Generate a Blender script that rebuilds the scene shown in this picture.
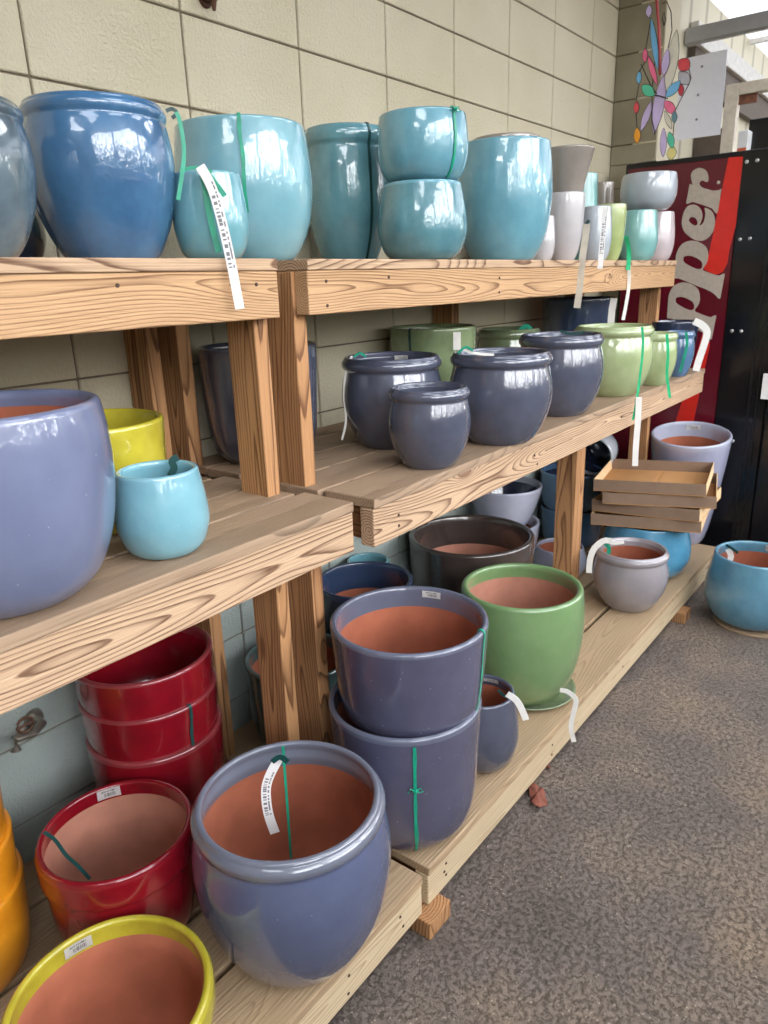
import bpy, bmesh, math, random
from mathutils import Vector, Matrix, noise
random.seed(7)
C = bpy.context.scene.collection
SC = bpy.context.scene
for o in list(bpy.data.objects): bpy.data.objects.remove(o, do_unlink=True)

# ------------------------------------------------------------ camera
CAMP = Vector((-.9014, -1.6029, 1.490))
RX = Vector((.611, -.791, -.032)); 
FPX = 722.36
yaw, pitch, roll = .6684, .3084, -.0334
F = Vector((math.cos(yaw)*math.cos(pitch), math.sin(yaw)*math.cos(pitch), -math.sin(pitch)))
r_ = F.cross(Vector((0, 0, 1))).normalized(); u_ = r_.cross(F)
RR = r_*math.cos(roll)+u_*math.sin(roll); UU = -r_*math.sin(roll)+u_*math.cos(roll)
cam = bpy.data.objects.new('camera', bpy.data.cameras.new('camera')); C.objects.link(cam)
cam.matrix_world = Matrix(((RR.x, UU.x, -F.x, CAMP.x), (RR.y, UU.y, -F.y, CAMP.y), (RR.z, UU.z, -F.z, CAMP.z), (0, 0, 0, 1)))
cam.data.sensor_width = 36; cam.data.sensor_fit = 'AUTO'; cam.data.lens = FPX/1024*36
cam.data.clip_start = .02
cam.data.dof.use_dof = True; cam.data.dof.focus_distance = 1.7; cam.data.dof.aperture_fstop = 7.5
SC.camera = cam
def ray(x, y): return RR*((x-384)/FPX)+UU*((512-y)/FPX)+F
def at_y(x, y, Y): d = ray(x, y); return CAMP+d*((Y-CAMP.y)/d.y)
def at_x(x, y, X): d = ray(x, y); return CAMP+d*((X-CAMP.x)/d.x)
def at_z(x, y, Z): d = ray(x, y); return CAMP+d*((Z-CAMP.z)/d.z)

# ------------------------------------------------------------ world, light, exposure
SC.view_settings.view_transform = 'Standard'; SC.view_settings.look = 'None'
SC.view_settings.gamma = 1; SC.view_settings.use_curve_mapping = False
SC.view_settings.exposure = -0.16
GAPS, SKYV = 9.0, 3.5
W = bpy.data.worlds.new('world'); SC.world = W; W.use_nodes = True
nt = W.node_tree; nt.nodes.clear()
def N(nt, t, **k):
    n = nt.nodes.new(t)
    for a, b in k.items():
        if a.startswith('i_'):
            key = a[2:]; key = int(key) if key.isdigit() else key.replace('_', ' ')
            n.inputs[key].default_value = b
        else: setattr(n, a, b)
    return n
def ramp(nt, stops, interp='LINEAR'):
    n = nt.nodes.new('ShaderNodeValToRGB'); cr = n.color_ramp; cr.interpolation = interp
    while len(cr.elements) < len(stops): cr.elements.new(.5)
    for e, (p, c) in zip(cr.elements, stops):
        e.position = p; e.color = (c, c, c, 1) if isinstance(c, (int, float)) else (*c, 1)
    return n
L = nt.links.new
tc = N(nt, 'ShaderNodeTexCoord'); sep = N(nt, 'ShaderNodeSeparateXYZ'); L(tc.outputs['Generated'], sep.inputs[0])
mz = N(nt, 'ShaderNodeMapRange', i_1=-1.0, i_2=1.0); L(sep.outputs[2], mz.inputs[0])
sky = ramp(nt, [(0, (.10, .09, .08)), (.495, (.14, .13, .12)), (.505, (.97, .97, .97)), (.75, (.93, .95, 1.0)), (1, (.86, .92, 1.0))]); L(mz.outputs[0], sky.inputs[0])
nz = N(nt, 'ShaderNodeTexNoise', i_Scale=20.0, i_Detail=6.0, i_Roughness=.75); L(tc.outputs['Generated'], nz.inputs['Vector'])
add = N(nt, 'ShaderNodeMath', operation='MULTIPLY_ADD'); L(sep.outputs[2], add.inputs[0]); add.inputs[1].default_value = -.40; L(nz.outputs[0], add.inputs[2])
fol = ramp(nt, [(.400, 0.0), (.418, 1.0)]); L(add.outputs[0], fol.inputs[0])
gt = N(nt, 'ShaderNodeMath', operation='GREATER_THAN', i_1=0.0); L(sep.outputs[2], gt.inputs[0])
lt = ramp(nt, [(.76, 1.0), (.80, 0.0)]); L(mz.outputs[0], lt.inputs[0])
mm = N(nt, 'ShaderNodeMath', operation='MULTIPLY'); L(fol.outputs[0], mm.inputs[0]); L(gt.outputs[0], mm.inputs[1])
mm2 = N(nt, 'ShaderNodeMath', operation='MULTIPLY'); L(mm.outputs[0], mm2.inputs[0]); L(lt.outputs[0], mm2.inputs[1])
gain = N(nt, 'ShaderNodeMix', data_type='RGBA', blend_type='MULTIPLY'); gain.inputs[0].default_value = 1; L(sky.outputs[0], gain.inputs[6])
gr = ramp(nt, [(.49, 1.0), (.505, GAPS), (.66, GAPS), (.78, SKYV)]); gr.color_ramp.interpolation = 'LINEAR'; L(mz.outputs[0], gr.inputs[0])
L(gr.outputs[0], gain.inputs[7])
mix = N(nt, 'ShaderNodeMix', data_type='RGBA'); L(mm2.outputs[0], mix.inputs[0]); L(gain.outputs[2], mix.inputs[6]); mix.inputs[7].default_value = (.07, .10, .04, 1)
bg = N(nt, 'ShaderNodeBackground', i_Strength=2.0); L(mix.outputs[2], bg.inputs[0])
ow = N(nt, 'ShaderNodeOutputWorld'); L(bg.outputs[0], ow.inputs[0])

# ------------------------------------------------------------ materials
def s2l(c):
    return tuple(((v/255)/12.92 if v/255 <= .04045 else (((v/255)+.055)/1.055)**2.4) for v in c)
def mat(name):
    m = bpy.data.materials.new(name); m.use_nodes = True; nt = m.node_tree
    b = nt.nodes['Principled BSDF']; return m, nt, b
def plain(name, rgb, rough=.5, metal=0, spec=.5, trans=0, **k):
    m, nt, b = mat(name); b.inputs['Base Color'].default_value = (*s2l(rgb), 1)
    b.inputs['Roughness'].default_value = rough; b.inputs['Metallic'].default_value = metal
    b.inputs['Specular IOR Level'].default_value = spec
    n = N(nt, 'ShaderNodeTexNoise', i_Scale=k.get('ns', 30.0), i_Detail=4.0); t = N(nt, 'ShaderNodeTexCoord')
    nt.links.new(t.outputs['Object'], n.inputs['Vector'])
    a = k.get('var', .12); c = s2l(rgb)
    rp = ramp(nt, [(.3, tuple(v*(1-a) for v in c)), (.7, tuple(min(1, v*(1+a)) for v in c))])
    nt.links.new(n.outputs[0], rp.inputs[0]); nt.links.new(rp.outputs[0], b.inputs['Base Color'])
    return m
def glaze(name, rgb, rough=.10, mottle=.10, dark=None, speck=0.0):
    m, nt, b = mat(name); L = nt.links.new
    t = N(nt, 'ShaderNodeTexCoord'); c = s2l(rgb); d = s2l(dark) if dark else tuple(v*(1-mottle*2) for v in c)
    n = N(nt, 'ShaderNodeTexNoise', i_Scale=9.0, i_Detail=6.0, i_Roughness=.6); L(t.outputs['Object'], n.inputs['Vector'])
    rp = ramp(nt, [(.30, d), (.62, c), (.8, tuple(min(1, v*(1+mottle)) for v in c))]); L(n.outputs[0], rp.inputs[0])
    # glaze runs: faint vertical streaks, thicker/darker pooling
    v = N(nt, 'ShaderNodeTexVoronoi', i_Scale=70.0); L(t.outputs['Object'], v.inputs['Vector'])
    sp = ramp(nt, [(0.0, 1.0), (.055, 1.0), (.075, 0.0)]); L(v.outputs['Distance'], sp.inputs[0])
    n2 = N(nt, 'ShaderNodeTexNoise', i_Scale=25.0); L(t.outputs['Object'], n2.inputs['Vector'])
    g = N(nt, 'ShaderNodeMath', operation='GREATER_THAN', i_1=.53); L(n2.outputs[0], g.inputs[0])
    mu = N(nt, 'ShaderNodeMath', operation='MULTIPLY'); L(sp.outputs[0], mu.inputs[0]); L(g.outputs[0], mu.inputs[1])
    mu2 = N(nt, 'ShaderNodeMath', operation='MULTIPLY', i_1=speck); L(mu.outputs[0], mu2.inputs[0])
    mx = N(nt, 'ShaderNodeMix', data_type='RGBA'); L(mu2.outputs[0], mx.inputs[0]); L(rp.outputs[0], mx.inputs[6]); mx.inputs[7].default_value = (.75, .75, .78, 1)
    L(mx.outputs[2], b.inputs['Base Color'])
    b.inputs['Roughness'].default_value = rough+.12; b.inputs['Coat Weight'].default_value = .85
    b.inputs['Coat Roughness'].default_value = max(.015, rough*.35); b.inputs['Coat IOR'].default_value = 1.6
    n3 = N(nt, 'ShaderNodeTexNoise', i_Scale=14.0, i_Detail=3.0); L(t.outputs['Object'], n3.inputs['Vector'])
    bp = N(nt, 'ShaderNodeBump', i_Strength=.08, i_Distance=.02); L(n3.outputs[0], bp.inputs['Height'])
    L(bp.outputs[0], b.inputs['Normal']); L(bp.outputs[0], b.inputs['Coat Normal'])
    return m
def wood(name, light, dark, contrast=1.0, ring=.010, axis='X', wear=0.0, wearcol=(150, 135, 118), wobs=.016, kb=.022, drift=.16, knots=True):
    m, nt, b = mat(name); L = nt.links.new
    t = N(nt, 'ShaderNodeTexCoord'); oi = N(nt, 'ShaderNodeObjectInfo')
    s = N(nt, 'ShaderNodeSeparateXYZ'); L(t.outputs['Object'], s.inputs[0])
    la, a2, a3 = {'X': (0, 1, 2), 'Z': (2, 0, 1), 'Y': (1, 0, 2)}[axis]
    rnd = N(nt, 'ShaderNodeMath', operation='MULTIPLY', i_1=37.0); L(oi.outputs['Random'], rnd.inputs[0])
    def mth(op, a, bb=None, c=None):
        n = N(nt, 'ShaderNodeMath', operation=op)
        for i, v in enumerate((a, bb, c)):
            if v is None: continue
            if isinstance(v, (int, float)): n.inputs[i].default_value = v
            else: L(v, n.inputs[i])
        return n.outputs[0]
    def cmb(x, y, z):
        n = N(nt, 'ShaderNodeCombineXYZ')
        for i, v in enumerate((x, y, z)):
            if isinstance(v, (int, float)): n.inputs[i].default_value = v
            else: L(v, n.inputs[i])
        return n.outputs[0]
    def noi(vec, sc, det=2.0):
        n = N(nt, 'ShaderNodeTexNoise', i_Scale=sc, i_Detail=det); L(vec, n.inputs['Vector']); return n.outputs[0]
    l, p, q = s.outputs[la], s.outputs[a2], s.outputs[a3]
    ls = mth('ADD', l, rnd.outputs[0])
    c1 = mth('MULTIPLY_ADD', noi(cmb(ls, 3.1, 0), .9), drift, -drift/2)
    c2 = mth('MULTIPLY_ADD', noi(cmb(ls, 9.7, 5), .8), drift, -drift/2)
    wob = noi(cmb(mth('MULTIPLY', ls, 1.6), mth('MULTIPLY', p, 14.0), mth('MULTIPLY', q, 14.0)), 1.0, 3.0)
    # knots
    vo = N(nt, 'ShaderNodeTexVoronoi', i_Scale=1.0)
    L(cmb(mth('MULTIPLY', ls, 2.1), mth('MULTIPLY', p, 7.0), mth('MULTIPLY', q, 7.0)), vo.inputs['Vector'])
    kd = vo.outputs['Distance']
    kn = mth('POWER', 2.718, mth('MULTIPLY', mth('MULTIPLY', kd, kd), -60.0))
    dp = mth('SUBTRACT', p, c1); dq = mth('SUBTRACT', q, c2)
    r = mth('SQRT', mth('ADD', mth('MULTIPLY', dp, dp), mth('MULTIPLY', dq, dq)))
    r = mth('ADD', r, mth('MULTIPLY', wob, wobs)); r = mth('ADD', r, mth('MULTIPLY', kn, kb))
    fr = mth('FRACT', mth('DIVIDE', r, ring))
    prof = ramp(nt, [(0, 0.02), (.50, .08), (.74, .55), (.86, 1.0), (.95, 1.0), (1.0, 0.02)]); L(fr, prof.inputs[0])
    fib = noi(cmb(mth('MULTIPLY', ls, 5.0), mth('MULTIPLY', p, 260.0), mth('MULTIPLY', q, 260.0)), 1.0, 2.0)
    f = mth('MULTIPLY', prof.outputs[0], contrast)
    f = mth('ADD', f, mth('MULTIPLY_ADD', fib, .9, -.45))
    big = noi(cmb(ls, mth('MULTIPLY', p, 3.0), mth('MULTIPLY', q, 3.0)), 2.0, 3.0)
    f = mth('ADD', f, mth('MULTIPLY_ADD', big, .5, -.25))
    col = ramp(nt, [(0.0, s2l(light)), (.45, tuple(a*.62+bb*.38 for a, bb in zip(s2l(light), s2l(dark)))), (1.0, s2l(dark))]); L(f, col.inputs[0])
    kc = ramp(nt, [(0.0, 1.0), (.05, .8), (.09, 0.0)]); L(kd, kc.inputs[0])
    mx = N(nt, 'ShaderNodeMix', data_type='RGBA'); L(mth('MULTIPLY', kc.outputs[0], .7 if knots else 0.0), mx.inputs[0]); L(col.outputs[0], mx.inputs[6]); mx.inputs[7].default_value = (*s2l((92, 52, 34)), 1)
    out = mx.outputs[2]
    if wear:
        w2 = N(nt, 'ShaderNodeMix', data_type='RGBA'); wn = ramp(nt, [(.35, wear), (.7, wear*.45)]); L(noi(cmb(mth('MULTIPLY', ls, 1.5), mth('MULTIPLY', p, 6), mth('MULTIPLY', q, 6)), 2.0, 5.0), wn.inputs[0])
        L(wn.outputs[0], w2.inputs[0]); L(out, w2.inputs[6]); w2.inputs[7].default_value = (*s2l(wearcol), 1); out = w2.outputs[2]
    L(out, b.inputs['Base Color']); b.inputs['Roughness'].default_value = .62; b.inputs['Specular IOR Level'].default_value = .3
    bp = N(nt, 'ShaderNodeBump', i_Strength=.35, i_Distance=.004); L(mth('ADD', f, fib), bp.inputs['Height']); L(bp.outputs[0], b.inputs['Normal'])
    return m
M = {}
WL, WD = (190, 160, 130), (104, 74, 54)
M['fascia'] = wood('sawn_pine_rail', WL, WD, .9, .0065)
M['fascia_warm'] = wood('warm_sawn_pine_rail', (194, 156, 116), (108, 72, 46), .8, .0055)
M['plank'] = wood('weathered_pine_plank', (168, 140, 112), (96, 74, 56), .7, .007, wear=.4, wearcol=(138, 122, 106), knots=False)
M['plank_low'] = wood('pale_pine_plank', (188, 160, 124), (138, 106, 76), .6, .009, wear=.35, wearcol=(150, 134, 114), knots=False)
M['rail_low'] = wood('pale_pine_rail', (208, 188, 154), (158, 128, 94), .6, .009)
M['post'] = wood('pine_post', (180, 134, 92), (100, 64, 40), .85, .0075, axis='Z', wobs=.010, kb=.012, drift=.10)
M['cross'] = wood('pine_cross_rail', (150, 110, 74), (92, 60, 40), .8, .010, axis='Y', wobs=.008, kb=.0)
M['nail'] = plain('nail_head', (70, 50, 42), .6, .3)
M['cut'] = plain('end_grain', (118, 90, 68), .8, ns=180, var=.35)
# wall
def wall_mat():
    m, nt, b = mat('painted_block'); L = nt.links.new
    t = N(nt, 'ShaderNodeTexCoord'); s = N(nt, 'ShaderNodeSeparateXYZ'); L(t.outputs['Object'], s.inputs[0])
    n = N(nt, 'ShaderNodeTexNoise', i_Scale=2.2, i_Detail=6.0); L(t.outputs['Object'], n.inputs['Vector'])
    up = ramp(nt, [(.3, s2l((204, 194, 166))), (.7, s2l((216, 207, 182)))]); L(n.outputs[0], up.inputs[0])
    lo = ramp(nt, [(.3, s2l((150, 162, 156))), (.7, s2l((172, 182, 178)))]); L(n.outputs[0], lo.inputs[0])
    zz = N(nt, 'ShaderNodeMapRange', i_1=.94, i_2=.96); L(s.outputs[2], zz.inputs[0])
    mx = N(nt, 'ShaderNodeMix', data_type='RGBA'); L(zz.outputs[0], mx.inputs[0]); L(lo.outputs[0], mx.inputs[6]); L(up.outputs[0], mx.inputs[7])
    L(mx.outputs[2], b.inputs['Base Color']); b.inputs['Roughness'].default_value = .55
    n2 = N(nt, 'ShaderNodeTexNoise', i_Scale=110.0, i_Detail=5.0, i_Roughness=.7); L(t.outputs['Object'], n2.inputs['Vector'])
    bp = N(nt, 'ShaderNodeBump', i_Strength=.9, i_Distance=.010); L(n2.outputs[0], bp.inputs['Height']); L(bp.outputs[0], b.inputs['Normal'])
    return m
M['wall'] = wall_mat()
M['mortar'] = plain('joint_shadow', (120, 108, 90), .9)  # mortar's own tone, darker than the blocks
def floor_mat():
    m, nt, b = mat('worn_asphalt'); L = nt.links.new
    t = N(nt, 'ShaderNodeTexCoord')
    def noi(sc, det=5.0, ro=.6):
        n = N(nt, 'ShaderNodeTexNoise', i_Scale=sc, i_Detail=det, i_Roughness=ro); L(t.outputs['Object'], n.inputs['Vector']); return n.outputs[0]
    def mix(f, a, c):
        n = N(nt, 'ShaderNodeMix', data_type='RGBA'); L(f, n.inputs[0])
        for i, v in ((6, a), (7, c)):
            if isinstance(v, tuple): n.inputs[i].default_value = (*s2l(v), 1)
            else: L(v, n.inputs[i])
        return n.outputs[2]
    a = ramp(nt, [(.3, s2l((108, 97, 90))), (.5, s2l((134, 121, 112))), (.68, s2l((160, 140, 120)))]); L(noi(1.8), a.inputs[0])
    pit = ramp(nt, [(.38, .55), (.50, 0.0)]); L(noi(75, 9.0, .85), pit.inputs[0])
    c = mix(pit.outputs[0], a.outputs[0], (66, 58, 52))
    v = N(nt, 'ShaderNodeTexVoronoi', i_Scale=130.0); L(t.outputs['Object'], v.inputs['Vector'])
    vr = ramp(nt, [(0, 1.0), (.22, .9), (.32, 0.0)]); L(v.outputs['Distance'], vr.inputs[0])
    rs = N(nt, 'ShaderNodeSeparateColor'); L(v.outputs['Color'], rs.inputs[0]); rg = N(nt, 'ShaderNodeMath', operation='GREATER_THAN', i_1=.80); L(rs.outputs[0], rg.inputs[0])
    pt = ramp(nt, [(.42, .15), (.6, .8)]); L(noi(3.5, 3.0), pt.inputs[0])
    m1 = N(nt, 'ShaderNodeMath', operation='MULTIPLY'); L(vr.outputs[0], m1.inputs[0]); L(rg.outputs[0], m1.inputs[1])
    m2 = N(nt, 'ShaderNodeMath', operation='MULTIPLY'); L(m1.outputs[0], m2.inputs[0]); L(pt.outputs[0], m2.inputs[1])
    c = mix(m2.outputs[0], c, (206, 190, 166))
    L(c, b.inputs['Base Color']); b.inputs['Roughness'].default_value = .78; b.inputs['Specular IOR Level'].default_value = .35
    hs = N(nt, 'ShaderNodeMath', operation='SUBTRACT'); L(noi(60, 8.0, .75), hs.inputs[0]); L(pit.outputs[0], hs.inputs[1])
    bp = N(nt, 'ShaderNodeBump', i_Strength=.9, i_Distance=.008); L(hs.outputs[0], bp.inputs['Height']); L(bp.outputs[0], b.inputs['Normal'])
    return m
M['floor'] = floor_mat()
M['terra'] = plain('terracotta', (160, 94, 70), .85, ns=14, var=.14, spec=.2)
M['terra_pale'] = plain('dusty_terracotta', (178, 124, 104), .88, ns=14, var=.14, spec=.2)
M['ribbon'] = plain('green_twine', (20, 150, 118), .35, var=.2)
M['ribbon_dark'] = plain('dark_green_tie', (18, 62, 60), .4, var=.2)
M['ribbon_light'] = plain('bright_green_tie', (46, 190, 130), .35, var=.2)
def paper(name, bars=True):
    m, nt, b = mat(name); L = nt.links.new; uv = N(nt, 'ShaderNodeUVMap')
    s = N(nt, 'ShaderNodeSeparateXYZ'); L(uv.outputs[0], s.inputs[0])
    def mth(op, a, bb=0):
        n = N(nt, 'ShaderNodeMath', operation=op)
        for i, v in enumerate((a, bb)):
            if isinstance(v, (int, float)): n.inputs[i].default_value = v
            else: L(v, n.inputs[i])
        return n.outputs[0]
    w = N(nt, 'ShaderNodeTexNoise', i_Scale=42.0, i_Detail=0.0, noise_dimensions='1D'); L(s.outputs[0], w.inputs['W'])
    bar = mth('GREATER_THAN', w.outputs[0], .5)
    inside = mth('MULTIPLY', mth('MULTIPLY', mth('GREATER_THAN', s.outputs[1], .18), mth('LESS_THAN', s.outputs[1], .55)), mth('MULTIPLY', mth('GREATER_THAN', s.outputs[0], .3), mth('LESS_THAN', s.outputs[0], .78)))
    w2 = N(nt, 'ShaderNodeTexNoise', i_Scale=30.0, i_Detail=0.0, noise_dimensions='1D'); L(s.outputs[0], w2.inputs['W'])
    txt = mth('MULTIPLY', mth('GREATER_THAN', w2.outputs[0], .48), mth('MULTIPLY', mth('MULTIPLY', mth('GREATER_THAN', s.outputs[1], .66), mth('LESS_THAN', s.outputs[1], .82)), mth('MULTIPLY', mth('GREATER_THAN', s.outputs[0], .2), mth('LESS_THAN', s.outputs[0], .8))))
    f = mth('MAXIMUM', mth('MULTIPLY', bar, inside), txt)
    mx = N(nt, 'ShaderNodeMix', data_type='RGBA'); L(mth('MULTIPLY', f, .8), mx.inputs[0]); mx.inputs[6].default_value = (*s2l((232, 230, 228)), 1); mx.inputs[7].default_value = (*s2l((50, 50, 60)), 1)
    L(mx.outputs[2], b.inputs['Base Color']); b.inputs['Roughness'].default_value = .5
    return m
M['sticker'] = paper('printed_label'); M['tag'] = M['sticker']
M['tag_tan'] = plain('aged_paper_tag', (182, 172, 156), .7)
M['tag_plain'] = plain('white_paper_tag', (235, 232, 226), .6, var=.04)

# ------------------------------------------------------------ object helpers
def tag(o, label=None, cat=None, group=None, kind=None):
    if label: o['label'] = label
    if cat: o['category'] = cat
    if group: o['group'] = group
    if kind: o['kind'] = kind
    return o
def empty(name, loc, label, cat, group=None):
    o = bpy.data.objects.new(name, None); C.objects.link(o); o.location = loc; o.empty_display_size = .05
    return tag(o, label, cat, group)
def link(name, bm, m, parent=None, loc=(0, 0, 0), smooth=False):
    me = bpy.data.meshes.new(name); bm.normal_update(); bm.to_mesh(me); bm.free()
    for mm in (m if isinstance(m, (list, tuple)) else [m]): me.materials.append(mm)
    if smooth:
        for p in me.polygons: p.use_smooth = True
    o = bpy.data.objects.new(name, me); C.objects.link(o)
    if parent is not None:
        o.parent = parent
        pw = Vector((0, 0, 0)); q = parent
        while q is not None: pw += q.location; q = q.parent
        o.location = Vector(loc)-pw
    else: o.location = loc
    return o
def bx(bm, x0, x1, y0, y1, z0, z1, mi=0):
    v = [bm.verts.new(p) for p in ((x0, y0, z0), (x1, y0, z0), (x1, y1, z0), (x0, y1, z0), (x0, y0, z1), (x1, y0, z1), (x1, y1, z1), (x0, y1, z1))]
    for f in ((3, 2, 1, 0), (4, 5, 6, 7), (0, 1, 5, 4), (1, 2, 6, 5), (2, 3, 7, 6), (3, 0, 4, 7)):
        q = bm.faces.new([v[i] for i in f]); q.material_index = mi
    return v
def bev(bm, w, seg=2):
    bmesh.ops.bevel(bm, geom=list(bm.edges), offset=w, segments=seg, profile=.5, affect='EDGES')
def board(name, x0, x1, y0, y1, z0, z1, m, parent=None, w=.003):
    c = Vector(((x0+x1)/2, (y0+y1)/2, (z0+z1)/2)); bm = bmesh.new()
    bx(bm, x0-c.x, x1-c.x, y0-c.y, y1-c.y, z0-c.z, z1-c.z); bev(bm, w)
    return link(name, bm, m, parent, c)
def tube(bm, pts, r, n=8, cap=True):
    rings = []; pts = [Vector(p) for p in pts]
    for i, p in enumerate(pts):
        d = (pts[min(i+1, len(pts)-1)]-pts[max(i-1, 0)]).normalized()
        a = Vector((0, 0, 1)) if abs(d.z) < .9 else Vector((1, 0, 0))
        u = d.cross(a).normalized(); v = d.cross(u); rr = r[i] if isinstance(r, (list, tuple)) else r
        rings.append([bm.verts.new(p+(u*math.cos(t)+v*math.sin(t))*rr) for t in [k*2*math.pi/n for k in range(n)]])
    for a, b in zip(rings, rings[1:]):
        for k in range(n): bm.faces.new((a[k], a[(k+1) % n], b[(k+1) % n], b[k]))
    if cap: bm.faces.new(rings[0][::-1]); bm.faces.new(rings[-1])
def strip(bm, pts, w, side, thick=.0006):
    """paper or twine strip: centre line pts, half width w, across direction side"""
    uvl = bm.loops.layers.uv.verify()
    pts = [Vector(p) for p in pts]; n = len(pts); front = []; back = []
    for i, p in enumerate(pts):
        d = (pts[min(i+1, n-1)]-pts[max(i-1, 0)]).normalized()
        s = side[i] if isinstance(side, list) else side
        s = Vector(s); s = (s-d*s.dot(d)).normalized(); nn = s.cross(d)*thick
        ww = w[i] if isinstance(w, (list, tuple)) else w
        front.append([bm.verts.new(p-s*ww+nn), bm.verts.new(p+s*ww+nn)])
        back.append([bm.verts.new(p-s*ww-nn), bm.verts.new(p+s*ww-nn)])
    for i in range(n-1):
        for rows, fl in ((front, 0), (back, 1)):
            q = [rows[i][0], rows[i][1], rows[i+1][1], rows[i+1][0]]
            f = bm.faces.new(q if not fl else q[::-1])
            uv = {q[0]: (i/(n-1), 0), q[1]: (i/(n-1), 1), q[2]: ((i+1)/(n-1), 1), q[3]: ((i+1)/(n-1), 0)}
            for lp in f.loops: lp[uvl].uv = uv[lp.vert]
        for k in (0, 1):
            bm.faces.new((front[i][k], front[i+1][k], back[i+1][k], back[i][k]))
    for e in (0, n-1): bm.faces.new((front[e][0], front[e][1], back[e][1], back[e][0]))

# ------------------------------------------------------------ the setting
BS, BH, ZW = .4064, .2065, 1.71
def block_mesh(along, a0, a1, z0, z1, off, face, sgn, ka, kz, joint=.0045):
    """stack bond blocks on a plane; along 'x' or 'y'; returns bm with block pillows and mortar plane"""
    bm = bmesh.new()
    def put(u0, u1, w0, w1, d0, d1, mi):
        if along == 'x': bx(bm, u0, u1, min(d0, d1), max(d0, d1), w0, w1, mi)
        else: bx(bm, min(d0, d1), max(d0, d1), u0, u1, w0, w1, mi)
    i0 = math.floor((a0-ka)/BS); i1 = math.ceil((a1-ka)/BS); j0 = math.floor((z0-kz)/BH); j1 = math.ceil((z1-kz)/BH)
    for i in range(i0, i1):
        for j in range(j0, j1):
            u0 = max(a0, ka+i*BS+joint*.6); u1 = min(a1, ka+(i+1)*BS-joint*.6)
            w0 = max(z0, kz+j*BH+joint*.6); w1 = min(z1, kz+(j+1)*BH-joint*.6)
            if u1-u0 > .01 and w1-w0 > .01: put(u0, u1, w0, w1, face, face+sgn*.02, 0)
    bev(bm, .0025, 1)
    put(a0, a1, z0, z1, face+sgn*.007, face+sgn*.16, 1)
    return bm
XC = 3.144
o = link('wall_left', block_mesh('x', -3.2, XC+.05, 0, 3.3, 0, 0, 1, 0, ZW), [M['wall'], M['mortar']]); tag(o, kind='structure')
M['wall_dim'] = plain('grimy_block', (150, 144, 122), .7, ns=4, var=.2)  # corner return blocks, a darker tone than the left wall
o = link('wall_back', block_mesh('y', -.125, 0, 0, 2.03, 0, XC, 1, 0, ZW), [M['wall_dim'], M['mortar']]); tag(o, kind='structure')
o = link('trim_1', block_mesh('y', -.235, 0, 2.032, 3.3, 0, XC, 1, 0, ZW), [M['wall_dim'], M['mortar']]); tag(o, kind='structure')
bm = bmesh.new(); bx(bm, XC+.001, 3.36, -.24, -.115, 2.032, 3.3); tag(link('trim_2', bm, M['wall']), kind='structure')
bm = bmesh.new(); bx(bm, -5, 12, -22, .2, -.2, 0)
tag(link('floor', bm, M['floor']), kind='structure')
M['roof'] = plain('dark_roof_boards', (84, 76, 66), .8, ns=6, var=.2)
bm = bmesh.new()
for x0, x1, y0, y1 in ((-4, 3.75, -1.3, .2), (-4, 3.75, -3.6, -2.5)): bx(bm, x0, x1, y0, y1, 3.3, 3.36)
for k in range(6):
    x = -4+k*1.5; bx(bm, x, x+.62, -2.5, -1.3, 3.3, 3.36)
tag(link('ceiling', bm, M['roof']), kind='structure')
M['frame_post'] = plain('porch_timber', (92, 74, 58), .8)
for k, x in enumerate((-3.0, -.6, 1.8, 4.2)):
    bm = bmesh.new(); bx(bm, x-.07, x+.07, -3.6, -3.46, 0, 3.3); tag(link('trim_%d' % (k+3), bm, M['frame_post']), kind='structure')
# room beyond the vending machine: cream grooved wall, translucent roof, metal storefront
def cream():
    m, nt, b = mat('cream_siding'); L = nt.links.new; t = N(nt, 'ShaderNodeTexCoord'); s = N(nt, 'ShaderNodeSeparateXYZ'); L(t.outputs['Object'], s.inputs[0])
    mo = N(nt, 'ShaderNodeMath', operation='PINGPONG', i_1=.15); L(s.outputs[0], mo.inputs[0])
    r = ramp(nt, [(0, s2l((160, 154, 132))), (.035, s2l((214, 208, 184)))]); L(mo.outputs[0], r.inputs[0]); L(r.outputs[0], b.inputs['Base Color']); b.inputs['Roughness'].default_value = .6
    return m
M['cream'] = cream()
bm = bmesh.new(); bx(bm, 3.36, 9, -.12, -.05, 0, 3.2)
tag(link('wall_right', bm, M['cream']), kind='structure')
bm = bmesh.new()
v = [bm.verts.new(p) for p in ((3.86, .2, 3.01), (9.5, .2, 3.01), (9.5, -4.7, 3.01), (3.86, -4.7, 3.01))]
bm.faces.new(v)
m, nt, b = mat('translucent_roof_sheet'); nt.nodes.remove(b)
tr = N(nt, 'ShaderNodeBsdfTranslucent', i_Color=(.42, .42, .44, 1)); df = N(nt, 'ShaderNodeBsdfDiffuse', i_Color=(.85, .85, .86, 1)); ms = N(nt, 'ShaderNodeMixShader', i_Fac=.25)
nt.links.new(tr.outputs[0], ms.inputs[1]); nt.links.new(df.outputs[0], ms.inputs[2]); nt.links.new(ms.outputs[0], nt.nodes['Material Output'].inputs[0])
tag(link('ceiling_2', bm, m), kind='structure')
M['alu'] = plain('grey_aluminium', (168, 168, 170), .4, .3, var=.05)
M['beam'] = plain('white_painted_beam', (205, 202, 195), .5)
M['darkbrown'] = plain('brown_board', (96, 84, 74), .7)
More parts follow.
